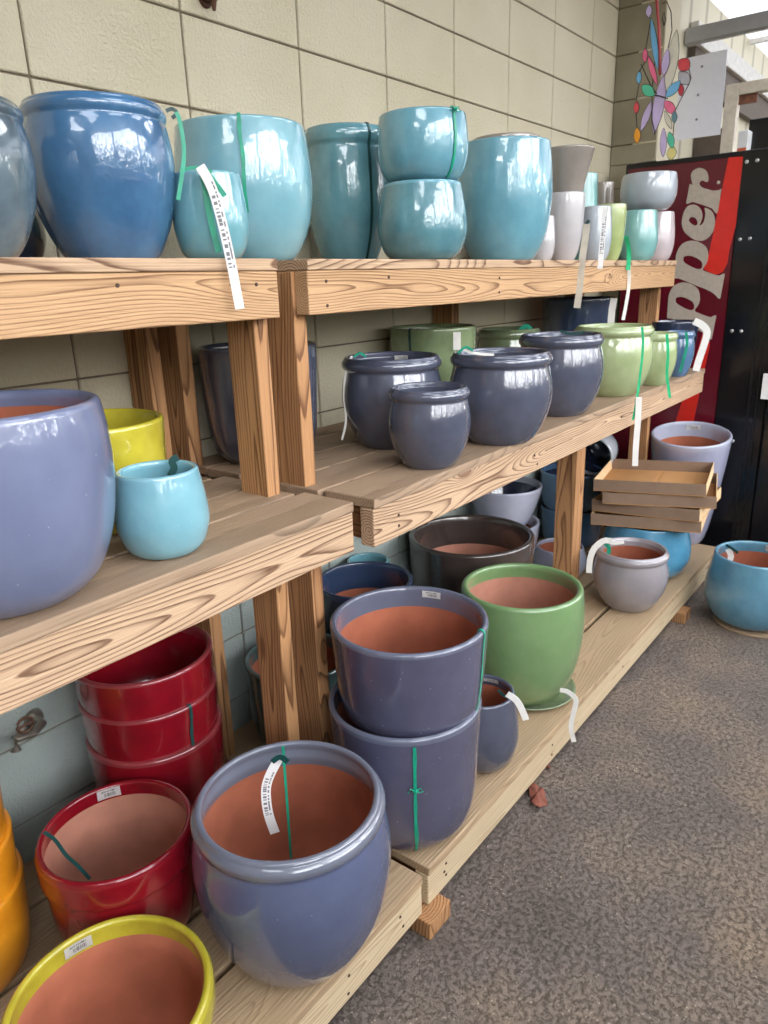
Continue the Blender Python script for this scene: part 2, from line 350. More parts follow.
# storefront beyond the machine
XS = 3.80
bm = bmesh.new(); bx(bm, XS, XS+.05, -1.6, -.13, 2.698, 2.772); bev(bm, .004); bx(bm, XS+.01, XS+.04, -1.6, -.13, 2.690, 2.700)
tag(link('window_1', bm, M['alu']), kind='structure')
bm = bmesh.new(); bx(bm, XS, XS+.06, -.44, -.372, 0, 2.455); bx(bm, XS, XS+.06, -1.6, -.44, 2.396, 2.455); bev(bm, .004)
tag(link('door_1', bm, plain('beige_door_frame', (206, 196, 180), .5)), kind='structure')
bm = bmesh.new()
bx(bm, 3.9, 8.7, -.17, -.125, 2.73, 2.825); bx(bm, 3.9, 8.7, -.19, -.125, 2.70, 2.728); bev(bm, .004)
for k in range(4): bx(bm, 5.2+k*1.0, 5.23+k*1.0, -4.6, -.13, 2.97, 3.0)
tag(link('trim_8', bm, M['beam']), kind='structure')
bm = bmesh.new(); bx(bm, XS+.35, XS+.4, -.335, -.125, 0, 2.30); bx(bm, 3.9, 6.0, -.165, -.122, 2.52, 2.70); tag(link('trim_9', bm, M['darkbrown']), kind='structure')
bm = bmesh.new(); bx(bm, 8.8, 8.9, -4, -.13, 0, 3.4); tag(link('wall_front', bm, M['cream']), kind='structure')
bm = bmesh.new(); bx(bm, -3.4, -3.2, -3.6, .2, 0, 3.3); bx(bm, -3.2, 9.0, -3.62, -3.5, 0, 1.38); tag(link('wall_behind', bm, plain('shaded_block_wall', (120, 112, 98), .8)), kind='structure')  # unseen end wall and low parapet, added to block side and low light
bm = bmesh.new(); bx(bm, 3.76, 3.84, -4.7, .2, 3.0, 3.36); tag(link('trim_10', bm, M['roof']), kind='structure')

# ------------------------------------------------------------ shelving
def nails(parent, name, spots, face_y):
    for x, z in spots:
        bm = bmesh.new(); bmesh.ops.create_cone(bm, cap_ends=True, segments=10, radius1=.0038, radius2=.0034, depth=.002)
        bmesh.ops.rotate(bm, verts=bm.verts, matrix=Matrix.Rotation(math.pi/2, 3, 'X'))
        link(name, bm, M['nail'], parent, (x, face_y-.0005, z))
ZT, ZM, ZB = 1.54, 1.053, .165
def shelf_unit(label, xs, xe, legs, rear, planks_x, ymid, zt, zm, parts):
    e = empty('display_shelf', (xs, -.4, 0), label, 'shelf', 'lumber plant display shelves')
    # top
    yf = -.518
    board('front_rail', planks_x[0][0], planks_x[0][1], yf, yf+.038, zt-.0215-.0905, zt-.0225, M['fascia_warm'], e)
    y = yf-.003
    for k in range(4):
        w = .128 if k < 3 else .11
        board('shelf_plank', planks_x[0][0], planks_x[0][1], y, y+w, zt-.022, zt, M['fascia'] if k == 0 else M['plank'], e, .002); y += w+.004
    # middle
    x0, x1 = planks_x[1]
    board('front_rail', x0, x1, ymid+.004, ymid+.042, zm-.023-.0875, zm-.0235, M['fascia'], e)
    y = ymid
    for k in range(5):
        w = (.142, .125, .125, .125, .10)[k]; w = min(w, -.004-y)
        board('shelf_plank', x0+(0, -.012, .004, -.006, 0)[k] if xs > 0 else x0, x1+(0 if xs > 0 else (0, -.02, .0, -.03, -.01)[k]), y, y+w, zm-.023, zm, M['plank'], e, .003); y += w+.009
    # bottom
    x0, x1 = planks_x[2]
    board('front_rail', x0, x1, -.812, -.774, ZB-.0255-.088, ZB-.0260, M['rail_low'], e)
    y = -.815
    for k in range(5):
        w = (.180, .145, .145, .145, .13)[k]; w = min(w, -.006-y)
        board('shelf_plank', x0, x1, y, y+w, ZB-.025, ZB, M['plank_low'], e, .003); y += w+.016
    # legs
    for x, w in legs: board('leg', x, x+w, -.480, -.395, .052, zt-.023, M['post'], e)
    for x, w in rear: board('leg', x, x+w, -.093, -.006, .052, zt-.023, M['post'], e)
    for x, w, zt2 in parts: board('leg', x, x+w, -.480, -.395, .052, zt2, M['post'], e)
    for x, w in legs:
        for z, yy in ((zt-.115, -.478), (zm-.112, ymid+.044), (ZB-.113, -.772)):
            board('cross_rail', x-.040 if xs > 0 and x > 1 else x+w+.001, x-.001 if xs > 0 and x > 1 else x+w+.036, yy, -.095, z, z+.088, M['cross'], e)
    return e
LX, RX0, RX1 = .192, .236, 2.76
left_shelf = shelf_unit('nearer lumber shelving unit at the left holding red, yellow, orange and blue pots', -2.25, .19,
    [(.120, .038), (-2.22, .038)], [(.128, .038), (-2.22, .038), (-1.05, .038)], [(-2.25, .158), (-2.25, .192), (-2.25, .196)], -.660, ZT, 1.055, [])
right_shelf = shelf_unit('farther long lumber shelving unit ending beside the maroon vending machine', .24, 2.74,
    [(.235, .038), (2.60, .038)], [(.218, .040), (2.64, .04)], [(.243, 2.70), (.240, 2.765), (.222, 2.80)], -.676, ZT, 1.05, [(1.77, .085, .934)])
board('leg', 1.46, 1.51, -.093, -.006, .94, ZT-.023, M['post'], right_shelf)
nails(left_shelf, 'nail', [(.045, 1.505), (.10, 1.493), (.062, 1.455), (-.2, 1.498), (-.95, 1.49), (.135, 1.005)], -.518)
nails(right_shelf, 'nail', [(.30, 1.495), (.30, 1.445), (.52, 1.50), (1.05, 1.49), (1.05, 1.45), (1.9, 1.49)], -.518)
nails(right_shelf, 'nail', [(.33, .99), (.33, .965), (1.0, .99), (1.02, .96), (1.7, .99)], -.672)
nails(right_shelf, 'nail', [(.30, .12), (.30, .085), (.292, .10), (.9, .11), (.9, .075), (1.5, .1)], -.812)
nails(left_shelf, 'nail', [(.11, .115), (.12, .08), (-.07, .115), (-.075, .07)], -.812)
for k, (x, lb) in enumerate(((.225, 'short wood block propping the joint between the two lower shelves'), (2.22, 'small wood block under the far end of the bottom shelf'))):
    o = board('wood_block', x-.045, x+.045, -.845, -.68, 0.001, .0505, M['post'])
    tag(o, lb, 'block')

# ------------------------------------------------------------ pots
PROF = {
 'jar': [(.58, 0), (.62, .012), (.745, .10), (.885, .26), (.97, .42), (1.0, .56), (.985, .70), (.945, .81), (.922, .865), (.93, .885), (.968, .91), (.98, .942), (.968, .975), (.93, 1.0)],
 'egg': [(.58, 0), (.70, .02), (.86, .12), (.97, .30), (1.0, .44), (.98, .62), (.92, .84), (.87, 1.0)],
 'tall': [(.56, 0), (.66, .02), (.81, .13), (.93, .30), (.99, .50), (1.0, .63), (.975, .82), (.93, 1.0)],
 'tub': [(.62, 0), (.72, .015), (.84, .09), (.92, .25), (.955, .5), (.98, .75), (1.0, 1.0)],
 'taper': [(.50, 0), (.58, .02), (.68, .15), (.80, .40), (.92, .72), (1.0, 1.0)],
 'cone': [(.55, 0), (.60, .02), (.78, .5), (1.0, 1.0)],
 'bowl': [(.62, 0), (.72, .03), (.86, .2), (.94, .42), (.96, .62), (.955, .655), (.99, .675), (1.0, .72), (1.0, .95), (.985, 1.0)],
 'band': [(.62, 0), (.72, .03), (.84, .15), (.92, .38), (.95, .62), (.955, .775), (.985, .79), (1.0, .81), (1.0, .96), (.985, 1.0)],
 'urn': [(.58, 0), (.62, .012), (.74, .10), (.88, .27), (.965, .45), (1.0, .62), (.99, .75), (.955, .865), (.935, .905), (.94, .92), (.955, .94), (.96, .965), (.945, .985), (.92, 1.0)],
 'barrel': [(.60, 0), (.72, .03), (.88, .16), (.97, .36), (1.0, .58), (.985, .8), (.945, 1.0)],
 'full': [(.55, 0), (.64, .02), (.79, .12), (.91, .30), (.975, .5), (1.0, .7), (.99, .88), (.965, 1.0)],
 'goblet': [(.50, 0), (.60, .02), (.78, .15), (.91, .36), (.97, .6), (1.0, .85), (.98, 1.0)],
}
def smooth(P, k=4):
    out = []
    for i in range(len(P)-1):
        p0 = P[max(i-1, 0)]; p1 = P[i]; p2 = P[i+1]; p3 = P[min(i+2, len(P)-1)]
        for j in range(k):
            t = j/k; t2 = t*t; t3 = t2*t
            out.append(tuple(.5*((2*p1[a])+(-p0[a]+p2[a])*t+(2*p0[a]-5*p1[a]+4*p2[a]-p3[a])*t2+(-p0[a]+3*p1[a]-3*p2[a]+p3[a])*t3) for a in (0, 1)))
    return out+[P[-1]]
def lathe(pts, n, close0=False, close1=False):
    bm = bmesh.new(); rings = []
    for r, z in pts:
        if r < 1e-5: rings.append([bm.verts.new((0, 0, z))]); continue
        rings.append([bm.verts.new((r*math.cos(2*math.pi*k/n), r*math.sin(2*math.pi*k/n), z)) for k in range(n)])
    for a, b in zip(rings, rings[1:]):
        for k in range(n):
            k2 = (k+1) % n
            if len(a) == 1: bm.faces.new((a[0], b[k2], b[k]))
            elif len(b) == 1: bm.faces.new((a[k], a[k2], b[0]))
            else: bm.faces.new((a[k], a[k2], b[k2], b[k]))
    return bm
def rad(kind, zf):
    P = smooth(PROF[kind]); zf = max(0, min(1, zf))
    for (r0, z0), (r1, z1) in zip(P, P[1:]):
        if z0 <= zf <= z1: return r0+(r1-r0)*((zf-z0)/(z1-z0) if z1 > z0 else 0)
    return P[-1][0]
class Pot: pass
def pot(label, kind, X, Y, r, h, z, glz, rim=None, inner=None, group=None, band=.14, ribbons=(), stickers=(), t=None, rot=None, name='flower_pot'):
    t = t or .007+.045*r; n = 96 if r > .12 else 64
    e = empty(name, (X, Y, z), label, 'pot', group)
    P = [(a*r, b*(h-t*.5)) for a, b in smooth(PROF[kind])]
    rt = P[-1][0]; hs = h*(.89 if kind == 'jar' else .955)
    if kind == 'bowl': hs = h*.67
    if kind == 'band': hs = h*.785
    if kind == 'urn': hs = h*.915
    body = [q for q in P if q[1] <= hs]; body.append((rad(kind, hs/(h-t*.5))*r, hs))
    top = [body[-1]]+[q for q in P if q[1] > hs]
    for k in range(1, 8): a = math.pi*k/8; top.append((rt-t/2+t/2*math.cos(a), h-t/2+t/2*math.sin(a)))
    zi = h*(1-band)
    def ri(zz):
        rr = rad(kind, zz/(h-t*.5))*r-t
        if kind in ('jar',) and zz > h*.80: rr = min(rr, rad('jar', .865)*r-t)
        return max(rr, .01)
    if kind == 'jar': top += [(rad('jar', .865)*r-t*.9, h-t*.9)]
    k = 0
    for k in range(1, 7): zz = (h-t*.6)-(h-t*.6-zi)*k/6; top.append((ri(zz), zz))
    lip = top[-1]
    foot = [(0, .006), (body[0][0]*.86, .006), (body[0][0]*.90, 0), (body[0][0]*.985, 0)]
    link('body', lathe(foot+body[1:] if False else foot+body, n), glz, e, e.location, True)
    link('rim', lathe(top, n), rim or glz, e, e.location, True)
    ins = [lip]+[(ri(zi+(h*.06-zi)*k/10), zi+(h*.06-zi)*k/10) for k in range(1, 11)]
    ins += [(ins[-1][0]*.9, h*.045), (ins[-1][0]*.5, h*.04), (0, h*.04)]
    link('interior', lathe(ins, n), inner or M['terra'], e, e.location, True)
    p = Pot(); p.e = e; p.kind = kind; p.r = r; p.h = h; p.t = t; p.P = Vector((X, Y, z)); p.ri = ri
    d = (CAMP-p.P); d.z = 0; p.d = d.normalized(); p.s = Vector((-p.d.y, p.d.x, 0)); p.rt = rt
    for rb in ribbons: ribbon(p, *rb)
    for sk in stickers: sticker(p, *sk)
    if rot: e.rotation_euler = rot
    return p
def ribbon(p, u, m='ribbon', z0=.03, z1=1.0, over=.12, w=.0038, knot=None):
    dr = p.d*math.sqrt(max(0, 1-u*u))+p.s*u; sd = Vector((-dr.y, dr.x, 0)); pts = []
    N_ = 26
    for k in range(N_+1):
        f = z0+(z1-z0)*k/N_; pts.append(p.P+dr*(rad(p.kind, f)*p.r+.0022)+Vector((0, 0, f*(p.h-p.t*.5))))
    if z1 >= 1 and over:
        rt = p.rt
        for k in range(1, 8): a = math.pi*k/8; pts.append(p.P+dr*(rt-p.t/2+(p.t/2+.002)*math.cos(a))+Vector((0, 0, p.h-p.t/2+(p.t/2+.002)*math.sin(a))))
        for k in range(1, 6): zz = p.h-p.t-over*p.h*k/5; pts.append(p.P+dr*(p.ri(min(zz, p.h*.85 if p.kind == 'jar' else zz))-.003)+Vector((0, 0, zz)))
    bm = bmesh.new(); tw = [sd+Vector((0, 0, 0)) for k in pts]
    ww = [w*(1+.35*noise.noise(Vector((k*.35, u*9, p.P.x*7)))) for k in range(len(pts))]
    pts = [q+sd*.004*noise.noise(Vector((k*.12, p.P.y*9, u*5))) for k, q in enumerate(pts)]
    strip(bm, pts, ww, tw)
    if knot is not None:
        c = p.P+dr*(rad(p.kind, knot)*p.r+.006)+Vector((0, 0, knot*p.h))
        tube(bm, [c-sd*.006, c+dr*.003, c+sd*.006], [.003, .005, .003], 8)
        tube(bm, [c, c+sd*.012+Vector((0, 0, .006)), c+sd*.018+Vector((0, 0, -.004)), c+sd*.006+Vector((0, 0, -.006)), c], .0015, 6)
        tube(bm, [c, c-sd*.012+Vector((0, 0, .005)), c-sd*.017+Vector((0, 0, -.006))], .0015, 6)
    link('ribbon', bm, M[m], p.e)
def sticker(p, u, drop=.012, wid=.045, hei=.022, tilt=0.0, out=False):
    """printed label stuck inside the rim on the far side (or outside)"""
    bm = bmesh.new(); uvl = bm.loops.layers.uv.verify()
    if out: R_ = rad(p.kind, 1-drop/p.h)*p.r+.0012; base = math.atan2(p.d.y, p.d.x)+math.asin(u)
    else: R_ = p.ri(p.h-drop-hei/2)-.0015; base = math.atan2(-p.d.y, -p.d.x)-math.asin(u)
    n = 8; g = []
    for i in range(n+1):
        a = base+(-.5+i/n)*wid/R_*(1 if out else -1)
        zt = p.h-drop+tilt*(i/n-.5)*wid
        rr = [R_ if out else min(p.ri(zt-q*hei), p.ri(zt-hei*.5)+.004)-.0015 for q in (0, 1)]
        g.append([bm.verts.new(p.P+Vector((math.cos(a)*rr[q], math.sin(a)*rr[q], zt-q*hei))) for q in (1, 0)])
    for i in range(n):
        q = (g[i][0], g[i+1][0], g[i+1][1], g[i][1]); f = bm.faces.new(q)
        for lp, uv in zip(f.loops, ((i/n, 0), ((i+1)/n, 0), ((i+1)/n, 1), (i/n, 1))): lp[uvl].uv = uv
    bmesh.ops.solidify(bm, geom=list(bm.faces), thickness=.0005)
    link('price_sticker', bm, M['sticker'], p.e)
def on_pot(p, x, y, off=.012, r=None):
    """3D point for a pixel on the upright plane touching the pot's camera side"""
    q = p.P+p.d*((p.r if r is None else r)+off); d = ray(x, y)
    return CAMP+d*((q-CAMP).dot(p.d)/d.dot(p.d))
def hang(p, px, w=.009, m='tag', name='hang_tag', off=.012, r=None, twist=0.0, thick=.0006, yp=None):
    K = smooth([(float(a), float(b)) for a, b in px], 5)
    pts = [at_y(a, b, yp) if yp is not None else on_pot(p, a, b, off, r) for a, b in K]; bm = bmesh.new()
    n = len(pts); side = [p.s*math.cos(twist*k/n)+p.d*math.sin(twist*k/n) for k in range(n)]
    if abs(px[-1][0]-px[0][0]) > 1.2*abs(px[-1][1]-px[0][1]): side = [Vector((0, 0, 1))]*n
    strip(bm, pts, w, side, thick)
    link(name, bm, M[m] if isinstance(m, str) else m, p.e)

G = {}
def gz(name, rgb, **k): G[name] = glaze(name, rgb, **k)
gz('smoke_glaze', (98, 116, 126), mottle=.2, dark=(60, 72, 84))
gz('denim_glaze', (70, 112, 150), mottle=.12, dark=(50, 88, 126))
gz('aqua_glaze', (118, 170, 180), mottle=.06, dark=(100, 154, 166))
gz('aqua_bright', (126, 174, 186), mottle=.05, dark=(110, 160, 174), speck=.3)
gz('dusty_teal', (98, 146, 156), mottle=.08, dark=(76, 122, 134))
gz('robin_glaze', (110, 164, 180), mottle=.05, dark=(94, 148, 166))
gz('taupe_glaze', (150, 142, 134), mottle=.08)
gz('pale_grey_glaze', (186, 182, 184), mottle=.05)
gz('cloud_glaze', (172, 180, 188), mottle=.05)
gz('mint_glaze', (126, 178, 176), mottle=.08)
gz('blush_glaze', (196, 184, 188), mottle=.05)
gz('pistachio_glaze', (166, 178, 134), mottle=.06, dark=(148, 162, 116))
gz('slate_glaze', (80, 84, 100), mottle=.06, dark=(68, 72, 88))
gz('periwinkle_glaze', (110, 118, 146), rough=.16, mottle=.05, dark=(98, 106, 134), speck=.6)
gz('dusk_glaze', (84, 92, 120), rough=.14, mottle=.05, dark=(75, 83, 110), speck=.3)
gz('dusk_rim', (106, 110, 124), rough=.12, mottle=.06)
gz('plum_slate_glaze', (80, 80, 102), rough=.14, mottle=.05, dark=(72, 72, 92), speck=.5)
gz('slate_rim', (98, 102, 120), rough=.12, mottle=.08)
gz('leaf_glaze', (116, 146, 98), rough=.16, mottle=.05, dark=(104, 135, 88))
gz('espresso_glaze', (66, 56, 52), rough=.12, mottle=.15)
gz('night_glaze', (42, 50, 72), mottle=.1)
gz('navy_glaze', (46, 60, 86), mottle=.1)
gz('fern_glaze', (132, 148, 110), mottle=.08, dark=(108, 124, 88))
gz('moss_glaze', (108, 122, 92), mottle=.12)
gz('lime_glaze', (170, 184, 126), rough=.08, mottle=.08, dark=(148, 164, 104))
gz('steel_glaze', (84, 116, 150), mottle=.1)
gz('yellow_glaze', (186, 174, 54), rough=.14, mottle=.08, dark=(156, 144, 38))
gz('crimson_glaze', (134, 16, 30), rough=.14, mottle=.10, dark=(106, 10, 24))
gz('crimson_rim', (138, 52, 58), rough=.2, mottle=.15)
gz('amber_glaze', (222, 148, 34), rough=.16, mottle=.10, dark=(196, 120, 20))
gz('pebble_glaze', (148, 142, 146), rough=.12, mottle=.06)
gz('sky_glaze', (80, 142, 172), mottle=.08, dark=(64, 122, 154))
gz('lavender_glaze', (156, 158, 182), rough=.16, mottle=.05)
gz('lilac_grey', (170, 174, 192), rough=.14, mottle=.05)
gz('lagoon_glaze', (98, 148, 170), mottle=.08, dark=(78, 126, 150))
gz('sage_dark', (70, 92, 92), mottle=.1)
g = G
TOPG, MIDG, LOWG = 'glazed pots on the top shelf', 'glazed pots on the middle shelf', 'glazed pots on the bottom shelf'
# --- top shelf
pot('smoky grey-blue rolled-rim pot at the far left end of the top shelf', 'urn', -.380, -.400, .122, .214, ZT, g['smoke_glaze'], group=TOPG, inner=g['smoke_glaze'])
p = pot('large denim-blue rolled-rim jar, second from the left on the top shelf', 'urn', -.096, -.358, .125, .254, ZT, g['denim_glaze'], group=TOPG, inner=g['denim_glaze'])
hang(p, [(176, 112), (180, 122), (184, 150), (182, 175), (178, 200)], .0035, 'ribbon', 'ribbon', off=-.03)
hang(p, [(166, 111), (172, 109), (177, 113), (172, 118)], .003, 'ribbon_dark', 'ribbon', off=-.045)
pot('dark navy pot half hidden in the gap behind the denim-blue jar on the top shelf', 'egg', -.19, -.12, .09, .14, ZT, g['navy_glaze'], group=TOPG)
p = pot('small light blue cup-shaped pot with a long paper tag on the top shelf edge', 'egg', .061, -.450, .070, .151, ZT, g['aqua_glaze'], group=TOPG, inner=g['aqua_glaze'])
hang(p, [(180, 172), (190, 168), (201, 168), (212, 172)], .0028, 'ribbon', 'ribbon')
hang(p, [(203, 175), (207, 200), (213, 230), (219, 252)], .0055, 'ribbon', 'ribbon', off=.008)
hang(p, [(205, 170), (213, 180), (225, 196)], .0045, 'ribbon', 'ribbon', off=.016)
hang(p, [(200, 166), (212, 188), (222, 222), (231, 262), (240, 309)], .0085, 'tag', 'hang_tag', off=.022)
p = pot('big light aqua pot standing behind the small tagged cup on the top shelf', 'tall', .300, -.290, .150, .280, ZT, g['aqua_bright'], group=TOPG, inner=g['aqua_glaze'])
ribbon(p, .0, 'ribbon', .35, 1.0)
p = pot('dusty teal tall jar with a dark green tie, left of the two stacked round pots', 'jar', .818, -.150, .121, .357, ZT, g['dusty_teal'], group=TOPG, inner=g['dusty_teal'])
ribbon(p, .55, 'ribbon_dark')
p = pot('lower of the two stacked round robin-blue pots on the top shelf', 'egg', .803, -.420, .119, .192, ZT, g['dusty_teal'], group=TOPG, rim=g['robin_glaze'])
p = pot('upper robin-blue pot of the stacked pair, tied with a green bow', 'barrel', .809, -.420, .119, .163, ZT+.190, g['robin_glaze'], group=TOPG)
ribbon(p, .68, 'ribbon', .05, 1.0, knot=.97)
pot('large robin-blue rounded pot in the middle of the farther top shelf', 'tall', 1.352, -.360, .156, .355, ZT, g['robin_glaze'], group=TOPG)
pot('small white pot peeking out low behind the large robin-blue pot', 'egg', 1.556, -.400, .046, .148, ZT, g['pale_grey_glaze'], group=TOPG)
pot('taupe pot whose rim rises behind the large robin-blue pot', 'tub', 1.770, -.135, .128, .447, ZT, g['taupe_glaze'], group=TOPG)
p = pot('pale taupe ribbed-looking tumbler carrying the flared taupe pot', 'goblet', 1.769, -.380, .075, .235, ZT, g['pale_grey_glaze'], group=TOPG)
p = pot('flared conical taupe pot stacked on the pale tumbler', 'cone', 1.778, -.380, .096, .168, ZT+.215, g['taupe_glaze'], group=TOPG)
pot('tall mint-teal pot glimpsed behind the flared taupe pot near the wall corner', 'egg', 2.355, -.200, .067, .368, ZT, g['mint_glaze'], group=TOPG)
pot('tan-grey pot tucked against the wall corner behind the green tumbler', 'egg', 2.658, -.170, .052, .360, ZT, g['taupe_glaze'], group=TOPG)
p = pot('pale grey cup with a long tan tag, in front of the lime-green tumbler', 'egg', 1.956, -.430, .061, .197, ZT, g['cloud_glaze'], group=TOPG)
hang(p, [(587, 224), (585, 240), (582, 262), (580, 285), (577, 308)], .0115, 'tag_tan', yp=-.528)
hang(p, [(589, 220), (585, 228), (588, 236)], .006, 'ribbon_dark', 'ribbon', off=.016)
p = pot('lime-green tumbler with a white printed tag on the top shelf', 'goblet', 2.172, -.400, .063, .218, ZT, g['lime_glaze'], group=TOPG)
hang(p, [(605, 207), (604, 225), (602, 245), (600, 269)], .0095, 'tag', yp=-.528)
p = pot('mint-teal round pot under the grey one, with bright green ties', 'egg', 2.418, -.430, .086, .205, ZT, g['mint_glaze'], group=TOPG)
hang(p, [(626, 236), (629, 252), (628, 270)], .008, 'ribbon_light', 'ribbon', yp=-.530)
hang(p, [(629, 262), (629, 285), (626, 305), (623, 320)], .0065, 'tag_plain', yp=-.528)
pot('blush-white round pot at the far end of the top shelf', 'egg', 2.705, -.420, .078, .213, ZT, g['blush_glaze'], group=TOPG)
pot('pale grey round pot bridging the two small pots at the far top shelf end', 'barrel', 2.546, -.420, .119, .148, ZT+.212, g['cloud_glaze'], group=TOPG)
# --- middle shelf, nearer unit
ZL = 1.055
pot('very large periwinkle-blue planter at the left edge of the middle shelf', 'full', -.455, -.520, .174, .288, ZL, g['periwinkle_glaze'], group=MIDG, band=.09, rim=g['periwinkle_glaze'], t=.019)
p = pot('small sky-blue egg-shaped pot beside the large periwinkle planter', 'egg', -.205, -.567, .079, .147, ZL, g['aqua_bright'], group=MIDG, inner=g['aqua_glaze'], band=.3)
hang(p, [(170, 476), (174, 468), (172, 461), (178, 457)], .006, 'ribbon_dark', 'ribbon', off=-.10)
pot('bright yellow pot behind the small sky-blue pot', 'tub', -.180, -.330, .137, .205, ZL, g['yellow_glaze'], group=MIDG, inner=g['yellow_glaze'], stickers=[(-.22, .004, .05, .024)])
pot('dark slate tapered planter standing behind the paired wooden posts', 'tub', .400, -.176, .154, .292, ZL, g['slate_glaze'], group=MIDG)
# --- middle shelf, farther unit
ZR = 1.05
p = pot('slate-blue rolled-rim jar behind the smallest slate jar', 'jar', .705, -.378, .141, .247, ZR, g['slate_glaze'], group=MIDG, inner=g['slate_glaze'], stickers=[(.25, .012, .04, .012)])
hang(p, [(352, 356), (346, 372), (344, 395), (346, 420), (342, 440)], .003, 'tag_plain', 'ribbon', off=-.09)
hang(p, [(354, 357), (360, 353), (366, 357)], .003, 'ribbon', 'ribbon', off=-.06)
pot('smallest slate-blue rolled-rim jar, at the front of the middle shelf', 'jar', .557, -.603, .102, .195, ZR, g['slate_glaze'], group=MIDG, inner=g['slate_glaze'])
p = pot('slate-blue rolled-rim jar with a paper tie on its rim, second at the front', 'jar', .897, -.612, .143, .248, ZR, g['slate_glaze'], group=MIDG, inner=g['slate_glaze'])
hang(p, [(463, 349), (470, 352), (480, 354), (494, 355)], .0035, 'tag_plain', 'hang_tag', off=-.09)
hang(p, [(458, 353), (466, 347), (473, 351)], .003, 'ribbon', 'ribbon', off=-.085)
p = pot('slate-blue rolled-rim jar just left of the big light green jar', 'jar', 1.371, -.572, .140, .260, ZR, g['slate_glaze'], group=MIDG, inner=g['slate_glaze'])
hang(p, [(560, 331), (572, 334), (584, 332)], .004, 'ribbon_dark', 'ribbon', off=-.10)
p = pot('big light green rolled-rim jar with a green ribbon and long white tag', 'jar', 1.843, -.568, .149, .257, ZR, g['pistachio_glaze'], group=MIDG, inner=g['pistachio_glaze'])
hang(p, [(642, 327), (643, 345), (641, 368), (637, 398), (633, 420)], .0042, 'ribbon_light', 'ribbon')
hang(p, [(639, 397), (638, 420), (636, 445), (635, 466)], .0105, 'tag_plain', off=.02)
p = pot('smaller light green jar with a bright green ribbon', 'jar', 2.153, -.630, .085, .209, ZR, g['pistachio_glaze'], group=MIDG)
hang(p, [(667, 334), (668, 355), (667, 375), (670, 398)], .0055, 'ribbon_light', 'ribbon')
p = pot('small steel-blue jar with a teal ribbon, last at the front of the middle shelf', 'jar', 2.455, -.630, .068, .194, ZR, g['steel_glaze'], group=MIDG)
hang(p, [(686, 332), (687, 345), (684, 358), (680, 372)], .0055, 'ribbon', 'ribbon')
p = pot('dark wide pot with a white knotted tag at the far end of the middle shelf', 'tub', 2.675, -.540, .108, .224, ZR, g['night_glaze'], group=MIDG, inner=g['night_glaze'])
hang(p, [(694, 321), (702, 325), (707, 332), (704, 345), (699, 360), (696, 371)], .015, 'tag_plain')
p = pot('green straight-sided pot standing behind the slate jars', 'tub', 1.214, -.170, .150, .291, ZR, g['fern_glaze'], group=MIDG)
ribbon(p, -.5, 'ribbon_dark', .5, 1.0)
hang(p, [(457, 332), (457, 350)], .012, 'tag_plain')
p = pot('moss-green rolled-rim jar in the back, right of the straight-sided green pot', 'jar', 1.740, -.180, .129, .249, ZR, g['moss_glaze'], group=MIDG)
hang(p, [(520, 330), (526, 326), (531, 329)], .008, 'ribbon', 'ribbon', off=-.05)
p = pot('deep navy pot at the back under the far top shelf', 'tub', 2.312, -.220, .160, .345, ZR, g['navy_glaze'], group=MIDG)
hang(p, [(614, 298), (612, 310), (611, 323)], .014, 'tag_plain')
# --- bottom shelf, nearer unit
B = ZB
for k, (zz, lb) in enumerate(((.165, 'amber-orange pot, lowest of the stack at the left edge'), (.268, 'amber-orange pot in the middle of the stack at the left edge'), (.370, 'amber-orange pot, top of the stack at the left edge'))):
    pot(lb, 'tub', -.570-.004*k, -.20, .15, .22, zz, g['amber_glaze'], group='stacked amber-orange pots', inner=g['amber_glaze'])
pot('lowest crimson pot of the stack of three beneath the middle shelf', 'tub', -.038, -.170, .163, .295, B, g['crimson_glaze'], group='stacked crimson pots', rim=g['crimson_rim'], t=.013, inner=g['crimson_glaze'])
p = pot('middle crimson pot of the stack, crossed by a dark green band', 'tub', -.040, -.170, .163, .18, .390, g['crimson_glaze'], group='stacked crimson pots', rim=g['crimson_rim'], t=.013, inner=g['crimson_glaze'])
ribbon(p, .50, 'ribbon_dark', .02, 1.0)
pot('topmost crimson pot of the stack, right under the middle shelf', 'tub', -.042, -.170, .163, .18, .484, g['crimson_glaze'], group='stacked crimson pots', rim=g['crimson_rim'], t=.013, inner=g['crimson_glaze'])
p = pot('wide crimson pot with a banded rim and terracotta inside, in front of the red stack', 'band', -.290, -.385, .157, .268, B, g['crimson_glaze'], group=LOWG, inner=M['terra_pale'], band=.13, stickers=[(-.02, .004, .05, .026)])
hang(p, [(44, 832), (55, 840), (66, 855), (78, 866), (90, 879)], .0035, 'ribbon_dark', 'ribbon', off=-.09)
pot('yellow-green pot with a double rim and terracotta inside, front left corner', 'band', -.488, -.655, .171, .200, B, g['yellow_glaze'], group=LOWG, inner=M['terra'], band=.20, stickers=[(-.22, .008, .05, .026)])
p = pot('huge dusk-blue rolled-rim pot with a tag hanging inside, front of bottom shelf', 'urn', -.090, -.697, .200, .362, B, g['dusk_glaze'], rim=g['dusk_rim'], group=LOWG, band=.17)
hang(p, [(283, 746), (285, 775), (288, 815), (291, 858)], .0028, 'ribbon', 'ribbon', off=-.30)
hang(p, [(279, 758), (270, 775), (266, 790), (268, 812), (275, 833)], .010, 'tag', 'hang_tag', off=-.27)
hang(p, [(272, 762), (280, 757), (288, 762)], .006, 'ribbon_dark', 'ribbon', off=-.26)
pot('dark pot with a green-tinged rim, half hidden behind the paired posts', 'tub', .425, -.215, .155, .29, B, g['sage_dark'], rim=g['sage_dark'], group=LOWG)
